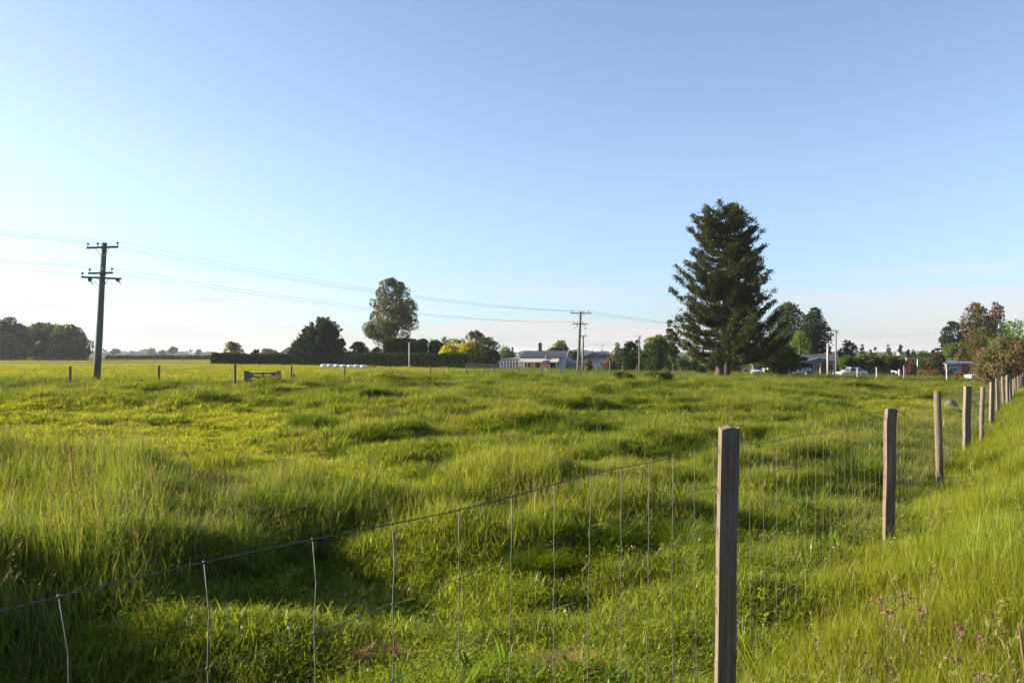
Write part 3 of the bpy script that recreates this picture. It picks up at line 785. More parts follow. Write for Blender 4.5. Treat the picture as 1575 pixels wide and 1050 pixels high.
T('shrub', 'bright green bush over the grey lean-to', 'shrub', 787, 541, 16, 170, 'bush', 'bright', n=600, leaf=0.4, seed=67)
T('broadleaf_tree', 'rounded pale topped tree behind the white house gable', 'tree', 861, 523, 38, 165, 'round', 'olive', n=2600, leaf=0.42, lobes=30, seed=68, two='mid')
T('broadleaf_tree', 'dark bush between the white house and the twin poles', 'tree', 884, 541, 24, 150, 'bush', 'darkgreen', n=1100, leaf=0.38, seed=69)
T('shrub', 'small pinkish leafed shrub by the foot of the thin pole', 'shrub', 905, 552, 14, 128, 'bush', 'bronze', n=600, leaf=0.3, seed=70, two='yellowgreen')
T('broadleaf_tree', 'pale green pointed tree beside the hip roofed house', 'tree', 950, 527, 38, 150, 'cone', 'olive', n=1700, leaf=0.4, lobes=40, lobe_r=0.3, seed=71)
T('shrub', 'straw coloured bush in front of the hip roofed house', 'shrub', 937, 549, 22, 138, 'bush', 'olive', n=700, leaf=0.32, seed=72, two='rust')
T('cypress_tree', 'black-green spired conifer left of the grey roadside pole', 'tree', 968, 526, 36, 136, 'cypress', 'conifer', n=1900, leaf=0.42, seed=73)
T('cypress_tree', 'slender black-green conifer directly behind the grey roadside pole', 'tree', 981, 523, 26, 139, 'cone', 'conifer', n=1300, leaf=0.42, lobes=40, seed=74)
T('broadleaf_tree', 'dark tree with a golden lit top near the pine', 'tree', 1010, 515, 44, 140, 'round', 'mid', n=2400, leaf=0.4, lobes=32, seed=75, two='yellowgreen')
T('broadleaf_tree', 'dark bushy tree reaching the ground beside the road bend', 'tree', 1000, 530, 46, 134, 'bush', 'darkgreen', n=2200, leaf=0.4, seed=76)
T('conifer_tree', 'grey-green layered conifer rising behind the golden topped tree', 'tree', 1030, 493, 40, 165, 'cone', 'darkgreen', n=3000, leaf=0.5, lobes=60, lobe_r=0.3, flat=0.45, gaps=0.25, seed=77)
T('shrub', 'small orange leafed tree at the road bend', 'shrub', 1029, 548, 10, 140, 'bush', 'golden', n=400, leaf=0.3, seed=78)
T('shrub', 'dark round shrub beside the pine trunks', 'shrub', 1079, 562, 16, 108, 'bush', 'conifer', n=600, leaf=0.3, seed=79)
T('conifer_tree', 'low dark conifer with branches drooping over the parked cars', 'tree', 1190, 522, 84, 108, 'round', 'pine', n=7500, leaf=0.38, lobes=90, lobe_r=0.26, flat=0.5, seed=80, wl=0.3, limbs=10)
T('conifer_tree', 'small dark conifer limbs hanging before the grey roofed house', 'tree', 1228, 545, 34, 112, 'umbrella', 'pine', n=1500, leaf=0.34, lobes=30, lobe_r=0.22, flat=0.5, seed=81, wl=0.3)
for i, (px, top, wp, mt) in enumerate(((1052, 548, 26, 'darkgreen'), (1068, 552, 20, 'mid'), (1093, 550, 26, 'darkgreen'), (1130, 553, 24, 'mid'))):
    T('shrub', ['dark shrub across the road behind the pine fringe', 'mid green shrub across the road by the white fence', 'dark garden shrub seen just beside the pine trunk', 'leafy garden shrub between the pine and the pale car'][i], 'shrub', px, top, wp, 150 + i, 'bush', mt, n=800, leaf=0.36, seed=90 + i)
T('gum_tree', 'big dark gum rising behind the pine above the parked cars', 'tree', 1212, 467, 72, 185, 'round', 'gum', n=6000, leaf=0.55, lobes=60, lobe_r=0.36, seed=82, bark='gumbark', two='darkgreen')
T('cypress_tree', 'steep dark conical cypress behind the grey roofed house', 'tree', 1254, 475, 56, 190, 'cypress', 'conifer', n=5500, leaf=0.55, lobes=70, lobe_r=0.40, seed=83)
T('broadleaf_tree', 'light green dome of a tree above the grey roof', 'tree', 1230, 511, 42, 172, 'round', 'bright', n=2200, leaf=0.42, lobes=30, seed=84)
T('broadleaf_tree', 'wispy dark tree between the gum and the conical cypress', 'tree', 1235, 479, 20, 192, 'poplar', 'gum', n=700, leaf=0.5, gaps=0.3, seed=85)
T('broadleaf_tree', 'dark drooping tree behind the pole at the grey roofed house', 'tree', 1304, 524, 34, 185, 'round', 'darkgreen', n=1900, leaf=0.45, gaps=0.15, seed=86)
pop = [(1326, 530, 9, 'single slim dark poplar above the leafy street trees'), (1339, 538, 9, 'short stubby poplar in the row behind the street trees'), (1346, 534, 9, 'bent poplar in the middle of the row behind the street trees'),
       (1366, 530, 12, 'bushy dark poplar leaning over the street trees'), (1385, 530, 11, 'leaning dark poplar above the brick chimney'), (1397, 534, 9, 'grey poplar beside the brick chimney'), (1405, 538, 10, 'thin ragged poplar past the brick chimney')]
for i, (px, top, wp, lb) in enumerate(pop):
    T('poplar_tree', lb, 'tree', px, top, wp, 260 + i * 2, 'poplar', 'darkgreen', n=600, leaf=0.6, lobes=14, lobe_r=0.5, seed=100 + i, group='slim poplars behind the street trees')
st = [(1303, 548, 34, 'leafy street tree with a reddish tip beside the tall pale post'), (1330, 546, 36, 'leafy street tree behind the white sedan'), (1358, 545, 38, 'leafy street tree in the middle of the roadside row'), (1380, 548, 30, 'leafy street tree at the end of the row by the low shed')]
for i, (px, top, wp, lb) in enumerate(st):
    T('street_tree', lb, 'tree', px, top, wp, 142, 'umbrella', 'yellowgreen' if i else 'mid', n=1700, leaf=0.36, lobes=26, lobe_r=0.3, seed=110 + i, group='leafy street trees along the road', two='mid')
T('broadleaf_tree', 'dark green hedge-like trees behind the goalpost frame', 'tree', 1418, 541, 44, 200, 'bush', 'darkgreen', n=1500, leaf=0.5, seed=115)
T('shrub', 'orange tinted bush beside the low shed', 'shrub', 1401, 556, 20, 150, 'bush', 'bronze', n=800, leaf=0.34, seed=116, two='rust')
T('broadleaf_tree', 'round bronze topped tree like a ball by the red brick shed', 'tree', 1440, 543, 38, 148, 'bush', 'bronze', n=2600, leaf=0.34, lobes=36, seed=117, two='conifer')
T('conifer_tree', 'jagged dark conifer on the open side of the tall gums', 'tree', 1466, 495, 58, 180, 'cypress', 'conifer', n=3600, leaf=0.5, lobes=50, lobe_r=0.26, flat=0.6, seed=118, gaps=0.1)
T('gum_tree', 'tall russet gum with drooping foliage beyond the wire fence', 'tree', 1502, 468, 62, 178, 'cypress', 'gumred', n=6500, leaf=0.5, lobes=90, lobe_r=0.34, flat=1.4, seed=119, bark='gumbark', droop=0.6, two='gum')
T('gum_tree', 'pointed russet and green gum next to the taller russet one', 'tree', 1532, 465, 48, 182, 'cypress', 'gumred', n=5200, leaf=0.5, lobes=70, lobe_r=0.36, flat=1.3, seed=120, bark='gumbark', droop=0.6, two='darkgreen')
T('broadleaf_tree', 'fresh green rounded tree in front of the russet gums', 'tree', 1468, 527, 44, 162, 'bush', 'bright', n=2200, leaf=0.4, lobes=30, seed=121, two='mid')
T('broadleaf_tree', 'fresh green wide tree behind the weathered pole and tan bush', 'tree', 1560, 494, 84, 150, 'round', 'bright', n=3600, leaf=0.42, lobes=40, seed=122, two='mid')
T('broadleaf_tree', 'deep green tree just outside the fence corner', 'tree', 1600, 505, 60, 140, 'round', 'darkgreen', n=2600, leaf=0.42, seed=123)
T('broadleaf_tree', 'mid green leafy tree filling the gap below the two russet gums', 'tree', 1512, 505, 66, 170, 'bush', 'mid', n=3200, leaf=0.45, lobes=40, seed=140, two='bronze')
T('tan_bush', 'big tan feathery bush sprawling over the far end of the wire fence', 'bush', 1552, 519, 104, 74, 'bush', 'tan', n=10000, leaf=0.20, lobes=90, lobe_r=0.20, gaps=0.15, seed=124, two='olive', limbs=14, trunk=0.12)
T('shrub', 'tan seeding shrub beside the fresh green tree', 'shrub', 1478, 536, 22, 150, 'bush', 'tan', n=900, leaf=0.34, gaps=0.2, seed=125)
for i, (px, top, wp, Y) in enumerate(((1426, 570, 44, 138), (1476, 573, 26, 124), (1455, 569, 30, 140))):
    T('shrub', ['low rust orange shrubs along the road below the bronze ball tree', 'rust orange shrub by the white car under the tan bush', 'low olive shrub between two rust orange ones'][i], 'shrub', px, top, wp, Y, 'bush', 'rust' if i < 2 else 'olive', n=900, leaf=0.26, lobes=18, lobe_r=0.22, seed=126 + i, two='olive')
T('shrub', 'small rusty dead shrub standing in the paddock edge grass', 'shrub', 1473, 579, 12, 84, 'bush', 'rust', n=400, leaf=0.16, seed=130)
T('shrub', 'dry orange shrub at the end of the white wrapped bales', 'shrub', 573, 562, 14, 128, 'bush', 'rust', n=400, leaf=0.25, seed=131)
# dark bramble mounds in the paddock
for i, (px, top, wp, Y, lb) in enumerate(((958, 574, 44, 58, 'dark tangled bramble mound with a flat top in the far paddock'), (1012, 573, 54, 57, 'larger dark bramble mound sloping down towards the pine'), (1072, 589, 26, 52, 'small low bramble patch in the grass before the pine'))):
    T('bramble', lb, 'bush', px, top, wp, Y, 'bush', 'mid', n=2200, leaf=0.14, lobes=30, lobe_r=0.32, seed=135 + i, trunk=0.03, two='darkgreen')

# ------------------------------------------------------------------ fences
KEEP_CLEAR = []
def post_mesh(w_, d_, h, seed, round_=False):
    g = np.random.default_rng(seed); mb = MB()
    n = 12 if round_ else 8; lv = [-0.35, 0.0, h * 0.3, h * 0.6, h * 0.9, h]
    P = []
    for k, z in enumerate(lv):
        tw = g.normal(0, 0.03)
        for q in range(n):
            t = 2 * math.pi * q / n
            if round_: px_, py_ = math.cos(t), math.sin(t)
            else:
                c, s = math.cos(t), math.sin(t); m_ = max(abs(c), abs(s)); px_, py_ = c / m_ * 0.97, s / m_ * 0.97
            j = 1 + g.normal(0, 0.02)
            P.append((px_ * w_ / 2 * j + tw * w_, py_ * d_ / 2 * j, z + (g.normal(0, 0.006) if k == 5 else 0)))
    Fc = []
    for i in range(len(lv) - 1):
        for q in range(n): Fc.append((i * n + q, i * n + (q + 1) % n, (i + 1) * n + (q + 1) % n, (i + 1) * n + q))
    b = (len(lv) - 1) * n
    mb.add(P, Fc + [tuple(range(b, b + n))])
    return mb
fence = empty('wire_fence', (fence_x(3.62), 3.62, gz(fence_x(3.62), 3.62)), 0, 'sagging wire netting fence on weathered wooden posts beside the grassy bank', 'fence')
fo = fence.location.copy()
tops = [0.322, 0.490, 0.512, 0.578, 0.750, 0.770, 0.780, 0.830, 0.857]
widths = [0.078, 0.084, 0.092, 0.105, 0.095, 0.10, 0.095, 0.10, 0.10]
PY = []; PZ = []
for k in range(-1, 19):
    y = 3.62 + 3.875 * k; x = fence_x(y)
    if k < 0: tz = EYE - 0.33
    elif k < len(tops): tz = EYE - tops[k]
    else: tz = float(base_z(np.array([x]), np.array([y]))[0]) + 1.24 + rnd.uniform(-0.05, 0.05)
    gzk = gz(x, y)
    wd = widths[k] if 0 <= k < len(widths) else 0.092
    mb = post_mesh(wd, wd * (1.1 if k in (0, 1) else 1.0), tz - gzk, 200 + k, round_=k in (2, 4, 7, 10, 12))
    o = mb.build('post', M['dry_post'] if k in (-1, 0, 1, 2) else M['post_b'], fence)
    o.location = Vector((x, y, gzk)) - fo
    view = math.atan2(x, y)
    turn = {0: R(10), 1: R(17)}.get(k, R(26) + rnd.uniform(-0.2, 0.2))
    o.rotation_euler = (rnd.uniform(-0.012, 0.012), {0: R(1.0), 1: R(1.3), 2: -R(0.8), 3: R(1.6)}.get(k, rnd.uniform(-0.035, 0.035)), -view + turn)
    if k in (0, 1):                                      # staples that hold the netting, and a split down the face
        for i_, lv_ in enumerate((0.0, 0.18, 0.36, 0.53, 0.70)):
            zz = (tz - 0.09 if k else EYE - 0.415) - lv_ - gzk
            MB().tube([(-wd * 0.50, -0.012, zz - 0.012), (-wd * 0.535, -0.010, zz - 0.008), (-wd * 0.535, 0.010, zz + 0.008), (-wd * 0.50, 0.012, zz + 0.012)], 0.002, 5).build('staple', M['wire'], o)
    if k == 0: o['label'] = 'nearest square sawn post with grey face and one lit edge'
    PY.append(y); PZ.append(tz - gzk - 0.10 if k < 0 else (tz - 0.09 if k else EYE - 0.415))
PY = np.array(PY); PZ = np.array(PZ); PZ[0] = EYE - 0.325
def wire_top(y):
    k = (y - PY[0]) / 3.875; f = k - np.floor(k)
    return np.interp(y, PY, PZ) - np.where(y < 3.6, 0.008, 0.028) * np.sin(f * math.pi)
def wire_side(y, lvl): return 0.010 * math.sin(y * 2.3 + lvl * 0.25) + 0.002 * math.sin(y * 7.1 + lvl)
LEVELS_ = [0.0, 0.18, 0.36, 0.53, 0.70, 0.86, 1.0]
def wire_pt(y, lv, i):
    x = fence_x(y)
    off = 0.075 + wire_side(y, i)                        # on the paddock side of the posts
    return Vector((x - 0.84 * off, y + 0.54 * off, wire_top(y) - lv + 0.006 * math.sin(y * 5.3 + i * 2.1)))
for i, lv in enumerate(LEVELS_):
    ys = np.concatenate([np.arange(-0.2, 9, 0.1), np.arange(9, 73, 0.45)])
    MB().tube([wire_pt(y, lv, i) - fo for y in ys], 0.0016 if i == 0 else 0.0010, 5).build('line_wire', M['wire'], fence, True)
sy = 1.008; stays = 0
while sy < 50:
    mb = MB(); pts = []
    amp = 0.0045 * rnd.uniform(0.3, 1.4); ph = rnd.uniform(0, 6); skew = rnd.uniform(-0.03, 0.008); bow = 0.045 * max(0, 1 - (sy - 1.0) / 1.2)
    for i, lv in enumerate(LEVELS_):
        p = wire_pt(sy, lv, i)
        a_ = amp * math.sin(lv * 4.5 + ph) + skew * lv + bow * math.sqrt(lv)
        p += Vector((0.54, 0.84, 0)) * a_
        pts.append(p - fo)
        if i < len(LEVELS_) - 1:
            p2 = wire_pt(sy, (lv + LEVELS_[i + 1]) / 2, i); p2 += Vector((0.54, 0.84, 0)) * (amp * math.sin((lv + 0.09) * 4.5 + ph) + skew * lv + bow * math.sqrt((lv + LEVELS_[i + 1]) / 2) + 0.003)
            pts.append(p2 - fo)
    mb.tube(pts, 0.0013, 4)
    if sy < 9:
        for p in pts[::2]: mb.ball(p, 0.0036, 6, 4)      # the wraps where the wires cross
    mb.build('stay_wire', M['wire'], fence, True)
    sy += 0.209; stays += 1

def far_fence(label, posts, wires=(0.25, 0.55, 0.85), mat='dry_post', w_=0.13, group=None, name='field_fence', wire_r=0.004):
    x0, y0 = posts[0][0], posts[0][1]
    root = empty(name, (x0, y0, gz(x0, y0)), 0, label, 'fence', group); ro = root.location.copy()
    for i, p in enumerate(posts):
        x, y, top = p[:3]; z = gz(x, y); tilt = p[3] if len(p) > 3 else rnd.uniform(-0.03, 0.03)
        mb = post_mesh(w_, w_, top - z, 300 + i, round_=True)
        o = mb.build('post', M[mat], root); o.location = Vector((x, y, z)) - ro; o.rotation_euler = (0, tilt, rnd.uniform(0, 1))
    for f in wires:
        pts = []
        for x, y, top in [p[:3] for p in posts]:
            z = gz(x, y); pts.append(Vector((x, y - w_ / 2 - 0.004, z + (top - z) * f)) - ro)
        MB().tube(pts, wire_r, 4).build('line_wire', M['wire'], root)
    return root
def P3(px, top, Y, *r): return (at(px, Y), Y, zat(top, Y)) + r
far_fence('post and wire fence from the open lane to the timber gate', [P3(-40, 563, 39), P3(108, 563, 40), P3(244, 562, 40.5), P3(362, 560, 41.5)])
far_fence('post and wire fence running back from the timber gate along the rough verge', [P3(448, 562, 52), P3(530, 563, 60), P3(600, 565, 70), P3(662, 563.5, 72), P3(717, 563, 72.5), P3(759, 563, 74), P3(797.5, 563.5, 74), P3(832, 563, 74), P3(862, 562, 74.5), P3(891.5, 562, 75), P3(918, 563, 76), P3(938.5, 555, 77), P3(958, 562, 80), P3(979, 562, 84, 0.05), P3(1036, 560, 92), P3(1047, 565, 96)])
far_fence('short row of low dark posts in the grass by the lane', [P3(218, 583, 46), P3(452, 574, 60), P3(490, 573, 66), P3(553, 576, 68), P3(644, 575, 69), P3(715, 575, 69.5)], wires=(0.8,), mat='dark_post', w_=0.16)
far_fence('pale roadside fence posts in front of the parked cars', [P3(1156, 570, 108), P3(1200, 570, 109), P3(1213, 568, 112), P3(1318.5, 566, 114), P3(1348, 565, 115), P3(1390, 562, 116), P3(1456, 567, 116), P3(1461, 575, 116)], mat='pole_pale', w_=0.2)
far_fence('white yard fence of slim posts in front of the lean-to', [P3(770 + 4.6 * i, 556 - 0.3 * i, 132 - 0.5 * i) for i in range(9)], mat='pole_pale', w_=0.11, wires=(0.5, 0.97), wire_r=0.03)

# far field fence lines (beyond the bright field)
far_fence('thin fence crossing beyond the bright field', [(x, 205 + 0.02 * x, gz(x, 205) + 1.1) for x in np.arange(-165, -60, 7.0)], mat='dark_post', w_=0.2, wires=(0.5, 0.9), wire_r=0.012)
hedge('field_hedge', 'thin dark hedge line beyond the bright field by the green pole', at(165, 300), 300, at(335, 290), 290, 1.5, 1.0, 1.1, 'hedge', 2400, 0.6)

# timber gate
def gate():
    Y = 46; x0 = at(380, Y); x1 = at(428, Y); z = min(gz(x0, Y), gz(x1, Y)) 
    root = empty('timber_gate', ((x0 + x1) / 2, Y, z), 0, 'grey timber gate with stout posts set in the paddock edge', 'gate')
    wd = x1 - x0; root.scale = (1, 1, 0.82)
    for sx in (-1, 1):
        for k, dx in enumerate((0, 0.28)):
            mb = post_mesh(0.24 if k == 0 else 0.17, 0.22, 1.05 - 0.08 * k, 400 + k); o = mb.build('gate_post', M['gate_wood'], root); o.location = (sx * (wd / 2 + 0.02 - dx * 1.0 * (1 if sx > 0 else 0)), 0.05 * k, 0)
    for zz in (0.18, 0.42, 0.66, 0.88):
        MB().box((0, -0.05, zz), (wd - 0.1, 0.05, 0.11)).build('rail', M['gate_wood'], root)
    for xx in (-wd * 0.36, 0.06, wd * 0.33):
        MB().box((xx, -0.105, 0.52), (0.13, 0.05, 0.88)).build('upright', M['gate_wood'], root)
    MB().box((-0.1, -0.16, 0.5), (1.3, 0.04, 0.1), Matrix.Rotation(R(32), 3, 'Y')).build('brace', M['gate_wood'], root)
gate()

# ------------------------------------------------------------------ power poles and lines
def insul(parent, c, r=0.10, h=0.24):
    mb = MB().tube([(c[0], c[1], c[2]), (c[0], c[1], c[2] + h * 0.5), (c[0], c[1], c[2] + h * 0.55), (c[0], c[1], c[2] + h)], [0.02, 0.02, r, r * 0.7], 8)
    return mb.build('insulator', M['insulator'], parent, True)
def pole(name, label, px, top, Y, lean, mat, r, arms, base_py=None):
    x = at(px, Y); z = gz(x, Y); H = zat(top, Y) - z
    root = empty(name, (x, Y, z), 0, label, 'pole', 'power poles')
    tip = Vector((lean, 0, H))
    MB().tube([(0, 0, -0.4), tip * 0.33 + Vector((0.03, 0, 0)), tip * 0.66, tip], [r * 1.2, r * 1.08, r * 0.95, r * 0.82], 12).build('pole', M[mat], root, True)
    att = []
    for (dz, half, offc, ins, roll) in arms:
        t = (H - dz) / H; c = tip * t
        rot = Matrix.Rotation(roll, 3, 'Y')
        a_ = MB().box((c.x + offc, -r - 0.05, c.z), (half * 2, 0.10, 0.12), rot).build('crossarm', M['arm'], root)
        for sx in (-1, 1):
            MB().tube([(c.x + sx * half * 0.45, -r - 0.04, c.z - 0.03), (c.x + sx * r * 0.4, -r - 0.02, c.z - 0.55)], 0.02, 5).build('brace', M['metal'], root)
        for f in ins:
            p = (c.x + offc + f * half, -r - 0.05, c.z + 0.06 - f * half * math.sin(roll))
            insul(a_, p)
            att.append((dz, Vector((x + p[0], Y + p[1], z + p[2] + 0.24))))
    return root, att, H
p1, A1, H1 = pole('power_pole', 'tall leaning green power pole with three crossarms', 148, 373, 51.5, 0.46, 'pole_green', 0.19,
    [(0.32, 0.98, 0.02, (-0.93, -0.30, 0.94), R(-2.0)), (1.92, 0.76, 0.0, (-0.9, 0.25, 0.92), R(-1.0)), (2.22, 1.24, 0.06, (-0.95,), R(2.6))])
# stay irons hanging under the lowest crossarm
for dx in (-0.62, 0.2, 1.12):
    MB().tube([(0.36 + dx, -0.24, H1 - 2.28), (0.42 + dx, -0.26, H1 - 2.5), (0.50 + dx, -0.24, H1 - 2.62)], 0.03, 6).build('hanger', M['insulator'], p1)
    MB().ball((0.30 + dx, -0.24, H1 - 2.34), 0.13, 8, 5).build('insulator', M['insulator'], p1, True)
p2, A2, H2 = pole('power_pole', 'grey-green power pole with two crossarms in front of the houses', 888.5, 479, 114, 0.42, 'pole_green', 0.19,
    [(0.25, 1.45, 0.0, (-0.82, 0.28, 0.74), R(0.5)), (1.72, 1.05, -0.02, (-0.8, -0.35, 0.35), R(0.5))])
for dx, dz in ((-0.72, -0.5), (-0.52, -0.25), (0.42, -0.3), (0.6, -0.62)):
    MB().tube([(0.40 + dx, -0.25, H2 - 1.78), (0.40 + dx * 1.12, -0.25, H2 - 1.72 + dz)], 0.012, 5).build('hanger', M['metal'], p2)
    MB().ball((0.40 + dx * 1.12, -0.25, H2 - 1.72 + dz), 0.09, 8, 5).build('fitting', M['insulator'], p2, True)
p3, A3, H3 = pole('power_pole', 'thin wooden pole close behind the grey-green power pole', 896, 516, 132, 0.1, 'pole_grey', 0.15, [(0.12, 0.45, 0, (-0.9, 0.9), 0)])
p4, A4, H4 = pole('power_pole', 'slim grey pole in front of the black-green conifers', 983, 518, 128, 0.03, 'pole_grey', 0.11, [(0.1, 0.25, 0, (-0.8, 0.8), 0)])
p5, A5, H5 = pole('power_pole', 'dark wooden pole standing against the end of the grey roofed house', 1285.5, 509, 130, 0.05, 'pole_grey', 0.12, [(0.15, 0.32, 0, (-0.85, 0.0, 0.85), 0)])
p6, A6, H6 = pole('power_pole', 'weathered brown pole rising out of the tan bush', 1537.5, 496, 88, -0.02, 'pole_pale', 0.12, [(0.9, 0.24, 0.05, (-0.85, 0.85), 0)])
def plain_pole(label, px, top, Y, r, mat):
    x = at(px, Y); z = gz(x, Y); H = zat(top, Y) - z
    o = empty('slim_post', (x, Y, z), 0, label, 'post')
    MB().tube([(0, 0, -0.3), (0, 0, H * 0.5), (0, 0, H)], [r, r * 0.95, r * 0.85], 10).build('shaft', M[mat], o, True)
    MB().tube([(0, 0, H), (0, 0, H + 0.04)], [r * 0.95, r * 0.6], 10).build('cap', M['metal'], o)
plain_pole('tall pale post in front of the grey roofed house porch', 1273, 528, 118, 0.14, 'pole_pale')
plain_pole('lone pale grey post in front of the dark clipped hedge', 629.5, 527, 112, 0.09, 'pole_pale')

def line(a, b, sag, label, r=0.0075):
    pts = []
    for t in np.linspace(0, 1, 40):
        p = a.lerp(b, t); p.z -= sag * 4 * t * (1 - t); pts.append(p)
    o = empty('power_line', tuple(a), 0, label, 'cable', 'overhead power lines')
    MB().tube([p - a for p in pts], r, 5).build('cable', M['cable'], o, True)
def byz(A, lo, hi): return [v for d, v in A if lo <= d < hi]
top1, top2 = byz(A1, 0, 1), byz(A2, 0, 1)
low1, low2 = byz(A1, 1.5, 2.1), byz(A2, 1.5, 2.0)
EN = ('end away from the houses', 'middle', 'end towards the houses')
for i in range(3): line(top1[i], top2[i], 0.95, 'overhead line to the grey-green pole from the top green crossarm, ' + EN[i])
for i in (0, 2): line(low1[i], low2[i], 1.0, 'overhead line to the grey-green pole from the middle green crossarm, ' + EN[i])
# towards the pole outside the frame
prev = Vector((-62, 20, 10.6))
for i in range(3): line(top1[i], prev + Vector((-0.9 + 0.9 * i, 0.5 * i, 0)), 0.4, 'overhead line leaving the frame edge from the top green crossarm, ' + EN[i])
for i in (0, 2): line(low1[i], prev + Vector((-0.7 + 0.7 * i, 0.5 * i, -1.7)), 0.4, 'overhead line leaving the frame edge from the middle green crossarm, ' + EN[i])
low3 = byz(A1, 2.1, 3)
line(low3[0] - Vector((0, 0, 0.1)), prev + Vector((-3, 3, -3.1)), 0.3, 'faint low cable leaving the lowest crossarm of the green pole', 0.008)
for i in range(3): line(top2[i], A5[i][1] + Vector((0, 0, 0.0)), 0.9, 'overhead line past the pine from the top grey-green crossarm, ' + EN[i])
for i in range(2): line(A5[i][1] - Vector((0, 0, 0.1 + 0.5 * i)), A6[i][1] + Vector((0, 0, 0.5)), 0.9, ('upper', 'lower')[i] + ' overhead line from the dark pole to the weathered brown pole')
line(A3[0][1], A4[0][1], 0.5, 'short faint cable between the thin wooden pole and the slim grey pole', 0.008)

# ------------------------------------------------------------------ houses
def window(root, c, w_, h, face='y', frame='trim', panes=2):
    """a window whose outer face looks along -y (or +/-x), proud of the wall"""
    fr = MB(); t = 0.09; dx, dy, dz = c
    def bx(mb, u0, u1, z0, z1, d0, d1):
        if face == 'y': mb.box(((u0 + u1) / 2, dy - (d0 + d1) / 2, (z0 + z1) / 2), (abs(u1 - u0), abs(d1 - d0), abs(z1 - z0)))
        else: mb.box((dx + (d0 + d1) / 2, (u0 + u1) / 2, (z0 + z1) / 2), (abs(d1 - d0), abs(u1 - u0), abs(z1 - z0)))
    u = dx if face == 'y' else dy
    bx(fr, u - w_ / 2, u + w_ / 2, dz + h / 2 - t, dz + h / 2, 0.003, 0.06); bx(fr, u - w_ / 2 - 0.05, u + w_ / 2 + 0.05, dz - h / 2, dz - h / 2 + t, 0.003, 0.09)
    for s in (-1, 1): bx(fr, u + s * (w_ / 2 - t), u + s * w_ / 2, dz - h / 2 + t, dz + h / 2 - t, 0.003, 0.055)
    for k in range(1, panes): bx(fr, u - w_ / 2 + k * w_ / panes - 0.03, u - w_ / 2 + k * w_ / panes + 0.03, dz - h / 2 + t, dz + h / 2 - t, 0.003, 0.05)
    f = fr.build('window', M[frame], root)
    for k in range(panes):
        pn = MB(); a = u - w_ / 2 + k * w_ / panes + (t if k == 0 else 0.03); b = u - w_ / 2 + (k + 1) * w_ / panes - (t if k == panes - 1 else 0.03)
        bx(pn, a, b, dz - h / 2 + t, dz + h / 2 - t, 0.004, 0.02); pn.build('pane', M['glass'], f)
    return f
def door(root, x, y, w_, h, mat, z0=0.0):
    d = MB().box((x, y - 0.03, z0 + h / 2), (w_, 0.05, h)).build('door', M[mat], root)
    MB().ball((x + w_ * 0.36, y - 0.08, z0 + h * 0.48), 0.05, 6, 4).build('handle', M['metal'], d)
    return d
def roof_gable(root, x0, x1, y0, y1, ze, zr, mat, over=0.3, axis='x', seams=0):
    mb = MB(); t = 0.1
    if axis == 'x':
        ym = (y0 + y1) / 2
        mb.prism([(y0 - over, ze - 0.05), (ym, zr), (y1 + over, ze - 0.05), (y1 + over, ze - 0.05 + t), (ym, zr + t), (y0 - over, ze - 0.05 + t)], 'x', x0 - over, x1 + over)
    else:
        xm = (x0 + x1) / 2
        mb.prism([(x0 - over, ze - 0.05), (xm, zr), (x1 + over, ze - 0.05), (x1 + over, ze - 0.05 + t), (xm, zr + t), (x0 - over, ze - 0.05 + t)], 'y', y0 - over, y1 + over)
    r = mb.build('roof', M[mat], root)
    if seams and axis == 'x':                            # ribs of the iron sheets on the slope facing the paddock
        ym = (y0 + y1) / 2; sl = math.atan2(zr - ze, ym - y0 + over); ln = math.hypot(zr - ze, ym - y0 + over)
        rb = MB()
        for k in range(seams):
            xx = x0 - over + (x1 - x0 + 2 * over) * (k + 0.5) / seams
            rb.box((xx, (y0 - over + ym) / 2, (ze + zr) / 2 - 0.02 + t - 0.012), (0.03, ln, 0.03), Matrix.Rotation(sl, 3, 'X'))
        rb.build('roof_ribs', M[mat], r)
    return r
